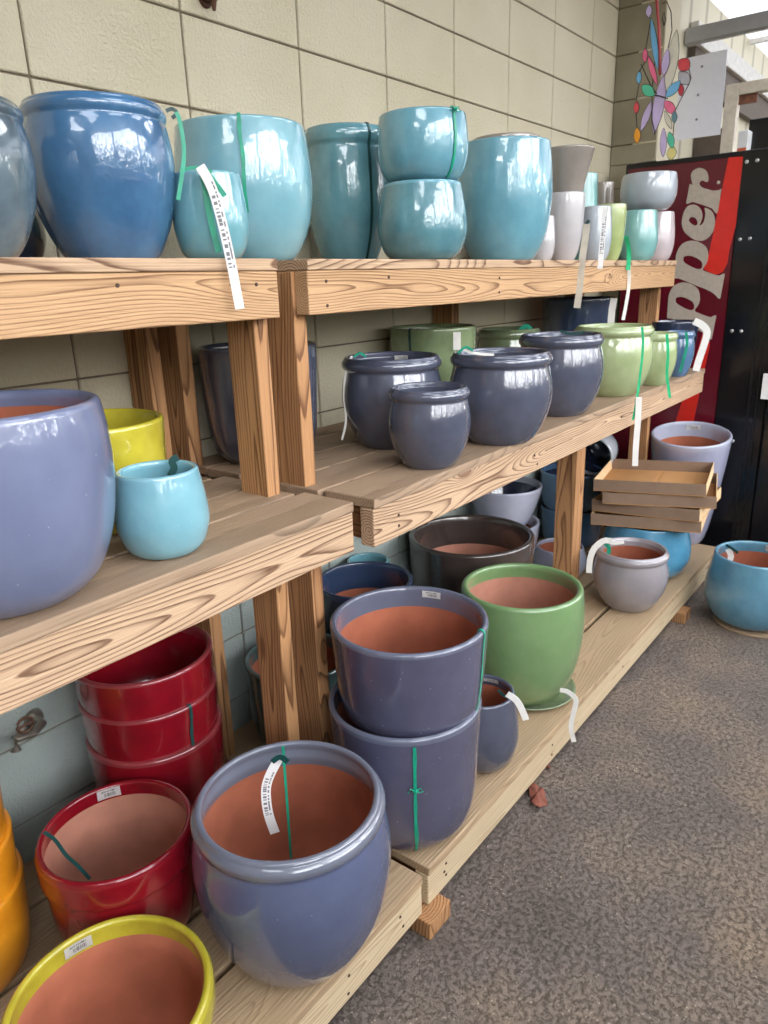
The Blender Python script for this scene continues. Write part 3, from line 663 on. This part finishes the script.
# --- bottom shelf, farther unit
p = pot('lower plum-slate planter of the stacked pair, tied with a green band', 'tub', .347, -.663, .189, .353, B, g['plum_slate_glaze'], rim=g['slate_rim'], group=LOWG)
ribbon(p, .10, 'ribbon', .03, .97, over=0, knot=.62)
p = pot('upper plum-slate planter of the stacked pair, terracotta interior showing', 'tub', .360, -.672, .189, .264, .463, g['plum_slate_glaze'], rim=g['slate_rim'], group=LOWG, band=.20, stickers=[(.35, .008, .05, .018)])
ribbon(p, .90, 'ribbon', .0, 1.0, w=.003)
p = pot('small slate pot with a white tag, between the stacked planters and the green pot', 'egg', .652, -.705, .105, .227, B, g['slate_glaze'], group=LOWG, stickers=[(.3, .008, .05, .012)])
hang(p, [(498, 690), (506, 697), (514, 696)], .004, 'ribbon_dark', 'ribbon', off=-.04)
hang(p, [(507, 694), (516, 700), (522, 710), (526, 720)], .009, 'tag_plain', off=-.01)
p = pot('leaf-green tall pot standing on a glazed saucer', 'full', 1.035, -.625, .1995, .372, B+.018, g['leaf_glaze'], group=LOWG, band=.13, inner=M['terra_pale'], t=.022)
e = empty('saucer', (1.060, -.648, B), 'pale green glazed saucer under the leaf-green pot', 'saucer')
link('dish', lathe([(0, .001), (.10, .001), (.12, .0), (.128, .004), (.150, .018), (.154, .022), (.150, .024), (.142, .018), (.118, .0125), (0, .0125)], 72), g['fern_glaze'], e, e.location, True)
q = Pot(); q.e = e; q.P = e.location.copy(); q.r = .15; d = CAMP-q.P; d.z = 0; q.d = d.normalized(); q.s = Vector((-q.d.y, q.d.x, 0))
hang(q, [(560, 690), (568, 692), (576, 700), (573, 715), (571, 728), (574, 742)], .0075, 'tag_plain', off=.012)
pot('wide espresso-brown glossy pot behind the leaf-green pot', 'tub', 1.345, -.250, .238, .400, B, g['espresso_glaze'], group=LOWG, inner=M['terra_pale'], band=.3, t=.022)
pot('navy-rimmed dark pot with terracotta inside, behind the upper plum-slate planter', 'tub', .730, -.225, .155, .425, B, g['night_glaze'], rim=g['navy_glaze'], group=LOWG, band=.22)
pot('teal-blue pot barely showing behind the navy-rimmed dark pot', 'tub', .915, -.090, .074, .40, B, g['dusty_teal'], group=LOWG)
pot('pale lilac-grey pot, lower of the pair behind the espresso-brown pot', 'taper', 1.765, -.165, .152, .318, B, g['lilac_grey'], group=LOWG)
pot('pale lilac-grey tapered pot, upper of the pair behind the espresso-brown pot', 'taper', 1.755, -.168, .160, .180, .470, g['lilac_grey'], group=LOWG, inner=g['night_glaze'])
pot('lower pale blue pot of the pair behind the middle wooden leg', 'tub', 2.470, -.170, .157, .205, B, g['steel_glaze'], group=LOWG)
pot('upper pale blue pot of the pair behind the middle wooden leg', 'tub', 2.450, -.172, .159, .205, .358, g['steel_glaze'], group=LOWG, inner=g['night_glaze'])
pot('small lavender pot with terracotta inside, behind the foot of the wooden leg', 'egg', 2.052, -.300, .124, .140, B, g['lilac_grey'], group=LOWG)
p = pot('pebble-grey jar with a curled white tag, in front near the tray stack', 'jar', 1.901, -.681, .149, .252, B, g['pebble_glaze'], group=LOWG)
hang(p, [(612, 541), (603, 541), (594, 549), (590, 560), (589, 573)], .012, 'tag_plain', off=-.05)
hang(p, [(604, 539), (613, 543), (624, 542)], .007, 'tag_plain', 'hang_tag', off=-.06)
hang(p, [(605, 543), (609, 548), (608, 555)], .008, 'ribbon', 'ribbon', off=-.14)
pot('vivid sky-blue round pot carrying the cardboard trays', 'egg', 2.301, -.612, .195, .251, B, g['sky_glaze'], group=LOWG)
p = pot('tall lavender planter with a grey rim and terracotta inside, at the far shelf end', 'taper', 2.835, -.622, .185, .575, B, g['lavender_glaze'], rim=g['lilac_grey'], group=LOWG, band=.13, stickers=[(.05, .015, .07, .025)])
p.e.rotation_mode = 'QUATERNION'; p.e.rotation_quaternion = __import__('mathutils').Quaternion(p.s, math.radians(9)); p.e.location.z += .005
pp = pot('grey jar lying on its side on top of the stacked pale blue pots', 'full', 0, 0, .106, .19, 0, g['cloud_glaze'], group=LOWG, inner=g['night_glaze'])
dv = Vector((-.86, -.10, -.10)).normalized(); O = at_x(591, 457, 2.46); pp.e.location = O-dv*.20; pp.e.rotation_euler = dv.to_track_quat('Z', 'Y').to_euler()
# --- on the ground
p = pot('lagoon-blue round pot standing on the floor by the vending machine', 'egg', 2.369, -1.068, .198, .310, .012, g['lagoon_glaze'], group=None, band=.16, stickers=[(.38, .008, .07, .03)])
hang(p, [(728, 549), (731, 556), (729, 562)], .012, 'tag_plain', off=-.23)
hang(p, [(726, 545), (733, 549), (738, 553)], .006, 'ribbon_dark', 'ribbon', off=-.22)
bm = bmesh.new(); bmesh.ops.create_cone(bm, cap_ends=True, segments=64, radius1=.165, radius2=.165, depth=.010); bev(bm, .002, 1)
tag(link('round_board', bm, plain('cardboard_disc', (160, 136, 108), .85), None, (2.375, -1.085, .006)), 'thin tan disc on the floor under the lagoon-blue pot', 'disc')

# ------------------------------------------------------------ cardboard trays
M['card'] = plain('cardboard', (138, 114, 94), .85, ns=20, var=.08)  # near and far panels: cardboard darkened in colour to stand for shade
M['card_in'] = plain('cardboard_inside', (186, 136, 84), .85, ns=6, var=.10)
M['card_edge'] = plain('pale_cardboard_side', (216, 184, 140), .85, ns=20, var=.06)  # left and right panels: same cardboard, lit tone put into the colour
def tray(c, rz, label, L_=.41, W_=.46, H_=.052):
    e = empty('cardboard_tray', c, label, 'tray', 'stacked cardboard trays'); e.rotation_euler = (-.045, 0, rz)
    def part(nm, boxes, m):
        bm = bmesh.new()
        for b in boxes: bx(bm, *b)
        me = bmesh.new; o = link(nm, bm, m); o.parent = e; o.location = (0, 0, 0); return o
    a, b, t = L_/2, W_/2, .003
    part('base_panel', [(-a, a, -b, b, 0, t)], M['card_in'])
    part('side_panel', [(-a, -a+t, -b, b, t, H_)], M['card']); part('side_panel', [(a-t, a, -b, b, t, H_)], M['card'])
    part('side_panel', [(-a+t, a-t, -b, -b+t, t, H_)], M['card_edge']); part('side_panel', [(-a+t, a-t, b-t, b, t, H_)], M['card_edge'])
    part('bottom_flap', [(-a+.02, a-.02, -.16, -.02, t+.0002, t+.0022), (-a+.02, a-.02, .0, .13, t+.0002, t+.0022)], M['card_in'])
    return e
TZ = .165+.251+.009
for k, (dx, dy, rz, lb) in enumerate(((.0, .0, .02, 'lowest cardboard tray of the stack on the sky-blue pot'), (.01, -.015, -.10, 'second cardboard tray from the bottom of the stack'), (.01, -.03, .10, 'third cardboard tray from the bottom of the stack'), (.0, .0, .04, 'topmost cardboard tray of the stack, empty and open'))):
    tray((2.340+dx, -.615+dy, TZ+k*.0535), rz+.14, lb)

# ------------------------------------------------------------ vending machine
XM = 3.03
def mp(x, y): q = at_x(x, y, XM); return (q.y, q.z)
M['mblack'] = plain('black_gloss_metal', (20, 20, 24), .18, .2, var=.2)
M['mtrim'] = plain('black_trim', (26, 26, 28), .35, .3, var=.1)
M['maroon'] = plain('maroon_panel', (92, 18, 32), .22, var=.12, ns=3)
M['mred'] = plain('red_stripe', (206, 40, 30), .3, var=.06)
M['mcream'] = plain('champagne_lettering', (176, 164, 150), .45, var=.08, ns=60)
M['steel'] = plain('steel_rivet', (200, 200, 200), .3, .8, var=.02)
vm = empty('vending_machine', (XM+.35, -.62, 0), 'tall black vending machine with maroon front and cream lettering against the far wall', 'vending machine')
YL, YR, ZTOP = -.126, -1.12, 2.015
bm = bmesh.new(); bx(bm, XM+.012, 3.72, YR, YL, .02, ZTOP); bev(bm, .006); link('cabinet', bm, M['mtrim'], vm, (0, 0, 0))
ymr = mp(743, 157)[0]
def poly(name, pts, m, x0, thick=.002, holes=()):
    bm = bmesh.new(); es = []
    for lp in [pts]+list(holes):
        vs = [bm.verts.new((x0, y, z)) for y, z in lp]
        es += [bm.edges.new((vs[i], vs[(i+1) % len(vs)])) for i in range(len(vs))]
    bmesh.ops.triangle_fill(bm, edges=es, use_beauty=True)
    fs = list(bm.faces); r = bmesh.ops.extrude_face_region(bm, geom=fs)
    bmesh.ops.translate(bm, verts=[v for v in r['geom'] if isinstance(v, bmesh.types.BMVert)], vec=(-thick, 0, 0))
    bmesh.ops.recalc_face_normals(bm, faces=bm.faces)
    return link(name, bm, m, vm, (0, 0, 0))
bm = bmesh.new(); bx(bm, XM, XM+.0115, ymr, YL-.018, .10, ZTOP-.025); bev(bm, .002, 1); link('sign_panel', bm, M['maroon'], vm)
bm = bmesh.new(); bx(bm, XM-.004, XM+.0115, -.905, ymr-.001, .06, ZTOP-.003); bev(bm, .004, 2); link('door_column', bm, M['mblack'], vm)
bm = bmesh.new(); bx(bm, XM-.018, XM+.0115, YR, -.912, .06, ZTOP-.003); bev(bm, .006, 2); link('door_column', bm, M['mblack'], vm)
bm = bmesh.new(); bx(bm, XM-.010, XM-.0045, -.835, -.825, .08, ZTOP-.03); bx(bm, XM-.010, XM-.0045, -.868, -.862, .08, ZTOP-.03); link('door_bead', bm, M['mtrim'], vm)
def cr(pts, k=4):
    n = len(pts); o = []
    for i in range(n):
        p0, p1, p2, p3 = pts[i-1], pts[i], pts[(i+1) % n], pts[(i+2) % n]
        for j in range(k):
            t = j/k; o.append(tuple(.5*((2*p1[a])+(-p0[a]+p2[a])*t+(2*p0[a]-5*p1[a]+4*p2[a]-p3[a])*t*t+(-p0[a]+3*p1[a]-3*p2[a]+p3[a])*t**3) for a in (0, 1)))
    return o
def zp(pts, ox, oy, s=7.68): return [mp(ox+a/s, oy+b/s) for a, b in pts]
GR = zp([(250, 268), (238, 200), (255, 160), (300, 138), (345, 150), (370, 190), (370, 240), (348, 243), (325, 234), (303, 255), (320, 285), (365, 300), (410, 312), (450, 308), (472, 300), (465, 340), (440, 485), (400, 450), (350, 430), (290, 410), (250, 400), (215, 412), (203, 405), (215, 340), (230, 262)], 660, 150)
GE = zp([(230, 424), (265, 420), (296, 435), (320, 470), (325, 520), (305, 580), (335, 555), (350, 490), (345, 445), (392, 465), (418, 510), (422, 570), (400, 640), (350, 688), (290, 697), (230, 668), (185, 622), (168, 560), (180, 490), (202, 445)], 660, 150)
GEH = zp([(240, 515), (275, 525), (290, 560), (275, 580), (243, 567), (222, 540)], 660, 150)
GP = zp([(196, 250), (205, 180), (240, 115), (300, 84), (370, 90), (430, 130), (447, 190), (438, 250), (406, 302), (440, 322), (485, 338), (530, 350), (573, 335), (565, 390), (550, 470), (535, 528), (490, 488), (430, 455), (350, 425), (280, 395), (220, 372), (190, 368), (192, 310)], 650, 230)
GPH = zp([(265, 203), (310, 198), (372, 222), (400, 252), (398, 290), (366, 300), (310, 278), (262, 247), (256, 222)], 650, 230)
a = mp(650+300/7.68, 230+82/7.68); b2 = mp(650+240/7.68, 230+402/7.68); off = (b2[0]-a[0], b2[1]-a[1])
sh = lambda P, k: [(y+off[0]*k, z+off[1]*k) for y, z in P]
poly('letter_r', cr(GR), M['mcream'], XM-.0005); poly('letter_e', cr(GE), M['mcream'], XM-.0005, holes=[cr(GEH)])
poly('letter_p', cr(GP), M['mcream'], XM-.0005, holes=[cr(GPH)]); poly('letter_p', cr(sh(GP, 1)), M['mcream'], XM-.0005, holes=[cr(sh(GPH, 1))])
de = (off[0]*2+.02, off[1]*2-.06); a = mp(690, 241)
GE2 = [(y+(b2[0]-mp(705, 205)[0])+off[0]+.03, z+(b2[1]-mp(705, 205)[1])+off[1]-.02) for y, z in GE]; GEH2 = [(y+(b2[0]-mp(705, 205)[0])+off[0]+.03, z+(b2[1]-mp(705, 205)[1])+off[1]-.02) for y, z in GEH]
poly('red_stripe', [mp(*q) for q in ((728.6, 157.5), (743, 156.5), (742.2, 175), (740, 195), (736, 225), (729.5, 250), (727.5, 263), (723, 272), (717, 274.5), (711, 273), (703.5, 269), (708, 257), (715, 225), (722, 190))], M['mred'], XM-.0004, .001)
poly('red_stripe', [mp(*q) for q in ((706, 322), (710, 345), (704, 372), (694, 420), (686, 480), (664, 480), (676, 420), (692, 370))], M['mred'], XM-.0004, .001)
for k, (x, y) in enumerate(((720.5, 182.5),)):
    bm = bmesh.new(); bmesh.ops.create_uvsphere(bm, u_segments=12, v_segments=6, radius=.008); bmesh.ops.scale(bm, verts=bm.verts, vec=(.3, 1, 1)); yy, zz = mp(x-2, y); link('registered_mark', bm, M['mcream'], vm, (XM-.001, yy, zz))
for x, y in ((747, 162), (757.5, 160.5), (740, 239.5), (750, 238.5), (732, 331), (741.5, 331), (724, 440), (733, 441)):
    bm = bmesh.new(); bmesh.ops.create_uvsphere(bm, u_segments=16, v_segments=8, radius=.0085); bmesh.ops.scale(bm, verts=bm.verts, vec=(.45, 1, 1)); yy, zz = mp(x, y); link('rivet', bm, M['steel'], vm, (XM-.0045, yy, zz))
bm = bmesh.new(); a = mp(764.5, 373); b3 = mp(772, 399); bx(bm, XM-.0195, XM-.0185, b3[0], a[0], b3[1], a[1]); link('price_label', bm, M['sticker'], vm)
for s in (-1, 1):
    bm = bmesh.new(); bx(bm, XM+.08, XM+.14, -.62+s*.4-.03, -.62+s*.4+.03, 0, .021); link('foot', bm, M['mtrim'], vm)

# things on and above the machine
sheet = empty('white_sheet', (XS-.02, -.24, 2.2), 'white blank board with three small holes hanging above the vending machine', 'board')
q = [at_x(x, y, XS-.012) for x, y in ((670, 62), (727.5, 49), (720, 134.5), (671, 141))]
bm = bmesh.new(); vs = [bm.verts.new(v) for v in q]; bm.faces.new(vs); r = bmesh.ops.extrude_face_region(bm, geom=list(bm.faces)); bmesh.ops.translate(bm, verts=[v for v in r['geom'] if isinstance(v, bmesh.types.BMVert)], vec=(.006, 0, 0)); bmesh.ops.recalc_face_normals(bm, faces=bm.faces)
link('board_panel', bm, plain('white_board', (222, 222, 232), .5, var=.02), sheet)
for x, y in ((702, 66.5), (698, 95), (696.5, 119.5)):
    c = at_x(x, y, XS-.020); bm = bmesh.new(); bmesh.ops.create_uvsphere(bm, u_segments=10, v_segments=6, radius=.007); bmesh.ops.scale(bm, verts=bm.verts, vec=(.25, 1, 1)); link('screw', bm, plain('grey_screw', (120, 120, 130), .4), sheet, c)
def mach_item(name, x0, x1, ytop, X, m, label, cat, depth=.12):
    a = at_x(x0, ytop, X); b = at_x(x1, ytop, X); bm = bmesh.new(); bx(bm, X, X+depth, b.y, a.y, ZTOP+.0005, a.z); bev(bm, .004)
    return tag(link(name, bm, m), label, cat)
mach_item('black_box', 749.5, 776, 119.5, 3.25, M['mblack'], 'black box on top of the vending machine', 'box')
o = mach_item('carton', 738.5, 749, 131, 3.18, plain('white_carton', (214, 214, 214), .5), 'small white and orange carton beside the black box on the machine', 'carton', .08)
bm = bmesh.new(); bx(bm, 3.1775, 3.1795, o.bound_box[0][1]+.004, o.bound_box[2][1]-.004, ZTOP+.006, ZTOP+.03); link('orange_band', bm, plain('orange_print', (200, 96, 60), .5), o)
a = at_x(737, 93, XS+.03); b3 = at_x(757, 102, XS+.03); bm = bmesh.new(); bx(bm, XS+.02, XS+.045, b3.y, a.y, b3.z, 2.3955); bev(bm, .003)
o = tag(link('hanging_sign', bm, plain('brown_sign', (128, 82, 62), .6, ns=40, var=.35)), 'small brown sign under the door header beyond the vending machine', 'sign')

# ------------------------------------------------------------ suncatcher
XSUN = 2.93
sun = empty('suncatcher', tuple(at_x(660, 95, XSUN)), 'colourful stained glass flower suncatcher hanging in the wall corner', 'suncatcher')
lead = plain('dark_lead_wire', (48, 44, 46), .45, .4)
colr = {k: plain(k+'_glass', c, .12, var=.08) for k, c in dict(lilac=(206, 188, 232), blue=(120, 188, 232), pink=(240, 116, 156), teal=(84, 196, 160), red=(214, 78, 88), orange=(236, 160, 50), cream=(226, 222, 206), green=(140, 200, 80), grey=(190, 190, 200), yellow=(226, 214, 140), slate=(104, 140, 150)).items()}
PET = [((649, 5), (648.6, 17.5), 5, 'lilac'), ((651, 18), (658, 70), 5, 'blue'), ((645, 48), (645, 62.5), 4.4, 'pink'), ((648, 56), (657, 85), 4.4, 'pink'),
 ((639.2, 71), (638.6, 84), 4.4, 'blue'), ((642, 85.5), (654, 95.5), 8, 'teal'), ((636.2, 101.5), (636.4, 113.5), 4.6, 'red'), ((652, 100), (641, 131), 6.5, 'lilac'),
 ((637, 127.5), (637.2, 143.5), 6, 'orange'), ((664.5, 73), (653.5, 134), 10, 'lilac'), ((667.5, 49), (663.5, 76), 6.5, 'lilac'), ((676.5, 30), (667, 92), 10.5, 'cream'),
 ((670.5, 43), (674.5, 62), 4, 'green'), ((679, 60), (689, 69), 9.5, 'red'), ((679, 72), (689, 84), 8.5, 'grey'), ((680, 81), (666, 97), 8, 'blue'),
 ((664.5, 101), (675, 113.5), 7, 'pink'), ((681, 84), (681, 96), 4.4, 'red'), ((674, 111), (674.5, 123), 4.6, 'slate'), ((664.5, 111), (671.5, 129), 4, 'cream'),
 ((663.5, 128), (663, 157), 5.5, 'lilac'), ((669, 132), (672.5, 148), 5.5, 'teal'), ((672, 146), (671, 160), 8, 'yellow')]
ppm = lambda: 1/ (FPX/((Vector((XSUN, -.35, 2.3))-CAMP).dot(F)))
K = 1/(FPX/((Vector((XSUN, -.35, 2.3))-CAMP).dot(F)))
for i, ((x0, y0), (x1, y1), w, c) in enumerate(PET):
    dx = .006*((i*7) % 5-2); A = at_x(x0, y0, XSUN+dx); Bq = at_x(x1, y1, XSUN+dx); ax = (Bq-A); Ln = ax.length; ax.normalize()
    sd = ax.cross(Vector((1, 0, 0))).normalized(); wy = w*K*.5*1.12
    bm = bmesh.new(); top = []; n = 14
    outl = []
    for k in range(n+1): t = k/n; outl.append(A+ax*Ln*t+sd*wy*(math.sin(math.pi*t)**.8))
    for k in range(1, n): t = 1-k/n; outl.append(A+ax*Ln*t-sd*wy*(math.sin(math.pi*t)**.8))
    vs = [bm.verts.new(q) for q in outl]; bm.faces.new(vs); r = bmesh.ops.extrude_face_region(bm, geom=list(bm.faces))
    bmesh.ops.translate(bm, verts=[v for v in r['geom'] if isinstance(v, bmesh.types.BMVert)], vec=(.004, 0, 0)); bmesh.ops.recalc_face_normals(bm, faces=bm.faces)
    gp = link('glass_petal', bm, colr[c], sun)
    bm = bmesh.new(); tube(bm, [q+Vector((.002, 0, 0)) for q in outl+[outl[0]]], .0022, 6, False); link('lead_edge', bm, lead, gp)
bm = bmesh.new()
for path in ([(651, 18), (646, 48)], [(645, 62), (639, 72)], [(639, 84), (636, 101)], [(636, 113), (637, 127)], [(689, 84), (682, 97), (675, 111)], [(674, 123), (673, 135)], [(689, 69), (691, 78), (689, 84)],
             [(662, 4), (667, 2), (671, 12), (672, 30), (668, 48)], [(664, 26), (662, 18), (664, 12), (666, 20), (664, 26)], [(652, 95), (660, 96), (668, 99)], [(641, 64), (652, 88), (657, 94)], [(655, 60), (652, 90), (652, 120), (655, 134)]):
    tube(bm, [at_x(a, b, XSUN+.004) for a, b in path], .0022, 6)
link('wire_frame', bm, lead, sun)
bm = bmesh.new(); a = at_x(656.5, -2, XSUN); tube(bm, [(a.x, a.y, 3.301), a, at_x(659, 30, XSUN), at_x(660, 60, XSUN), at_x(660, 75, XSUN)], .0065, 10); link('red_rod', bm, plain('dull_red_rod', (170, 60, 62), .4), sun)

# ------------------------------------------------------------ wall fittings
rust = plain('rusty_iron', (88, 60, 46), .7, .4, var=.3)
h0 = at_y(205, 3, 0)
hk = empty('wall_hook', (h0.x, 0, h0.z), 'small rusty iron hook on the upper wall above the blue pots', 'hook')
bm = bmesh.new(); tube(bm, [(h0.x, 0, h0.z+.01), (h0.x, -.022, h0.z+.008), (h0.x+.002, -.03, h0.z-.004), (h0.x+.003, -.028, h0.z-.022)], [.010, .010, .008, .004], 10); tube(bm, [(h0.x-.028, -.016, h0.z+.012), (h0.x, -.024, h0.z+.004), (h0.x+.026, -.016, h0.z+.014)], [.006, .008, .006], 8); link('hook_body', bm, rust, hk)
bm = bmesh.new(); bmesh.ops.create_cone(bm, cap_ends=True, segments=20, radius1=.02, radius2=.018, depth=.008); bmesh.ops.rotate(bm, verts=bm.verts, matrix=Matrix.Rotation(math.pi/2, 3, 'X')); link('mount_plate', bm, rust, hk, (h0.x, -.004, h0.z+.008))
chrome = plain('dull_chrome', (150, 145, 135), .35, .85, var=.2)
a = at_y(14, 742, -.05); b3 = at_y(40, 722, -.03)
sp = empty('hose_faucet', (b3.x, 0, b3.z), 'old metal hose faucet on the lower wall beside the orange pots', 'faucet')
bm = bmesh.new(); tube(bm, [(b3.x, 0, b3.z), (b3.x, -.04, b3.z), (b3.x-.03, -.055, b3.z-.004), (a.x, -.06, a.z+.012), (a.x-.004, -.062, a.z-.016)], [.011, .010, .010, .011, .012], 12)
tube(bm, [(a.x, -.06, a.z+.012), (a.x+.012, -.075, a.z+.034), (a.x+.02, -.075, a.z+.04)], [.006, .005, .005], 8); link('pipe', bm, chrome, sp)
bm = bmesh.new(); bmesh.ops.create_cone(bm, cap_ends=True, segments=20, radius1=.024, radius2=.020, depth=.008); bmesh.ops.rotate(bm, verts=bm.verts, matrix=Matrix.Rotation(math.pi/2, 3, 'X')); link('wall_flange', bm, chrome, sp, (b3.x, -.005, b3.z))
bm = bmesh.new(); c = Vector((a.x+.02, -.078, a.z+.045)); tube(bm, [c+Vector((math.cos(t)*.018, 0, math.sin(t)*.018)) for t in [k*math.pi/6 for k in range(13)]], .0035, 6, False); tube(bm, [c-Vector((.018, 0, 0)), c+Vector((.018, 0, 0))], .003, 6); link('valve_wheel', bm, rust, sp)

# ------------------------------------------------------------ litter on the floor
def leaf(c, s, rz, label):
    bm = bmesh.new(); n = 18; ctr = bm.verts.new((0, 0, .010*s/.03)); ring = []
    for k in range(n):
        t = 2*math.pi*k/n; r = s*(.72+.22*math.cos(2*t)+.16*noise.noise(Vector((math.cos(t)*2, math.sin(t)*2, c[0]*3))))
        ring.append(bm.verts.new((r*math.cos(t), r*math.sin(t)*.8, s*.30*(1+noise.noise(Vector((math.cos(t)*1.5, math.sin(t)*1.5, 4))))*abs(math.sin(t*1.5+.4)))))
    for k in range(n): bm.faces.new((ctr, ring[k], ring[(k+1) % n]))
    bmesh.ops.subdivide_edges(bm, edges=list(bm.edges), cuts=1, use_grid_fill=True, smooth=.5)
    bmesh.ops.solidify(bm, geom=list(bm.faces), thickness=.0008)
    mz = min(v.co.z for v in bm.verts); bmesh.ops.translate(bm, verts=bm.verts, vec=(0, 0, -mz))
    o = link('dry_leaf', bm, plain('dry_leaf_brown', (128, 72, 56), .7, ns=60, var=.3), None, (c[0], c[1], .001)); o.rotation_euler = (0, 0, rz)
    return tag(o, label, 'leaf')
a = at_z(537, 798, 0); leaf(a, .055, .6, 'curled reddish-brown dry leaf on the floor beside the bottom shelf')
a = at_z(547, 767, 0); leaf(a, .016, 1.2, 'tiny brown leaf scrap on the floor near the curled leaf')
M['pebble'] = plain('pale_grit', (168, 152, 132), .85, ns=40, var=.3)
bm = bmesh.new(); rr = random.Random(3)
for k in range(420):
    x = rr.uniform(.2, 3.2); y = rr.uniform(-2.2, -.86)
    if noise.noise(Vector((x*2.2, y*2.2, 0))) < -.05: continue
    s = rr.uniform(.0012, .0035); m4 = Matrix.Translation((x, y, s*.4)) @ Matrix.Rotation(rr.uniform(0, 3), 4, 'Z') @ Matrix.Diagonal((s*1.4, s, s*.7, 1))
    bmesh.ops.create_icosphere(bm, subdivisions=1, radius=1, matrix=m4)
tag(link('floor_grit', bm, M['pebble']), 'loose pale grit scattered over the grey-brown floor', 'grit', kind='stuff')
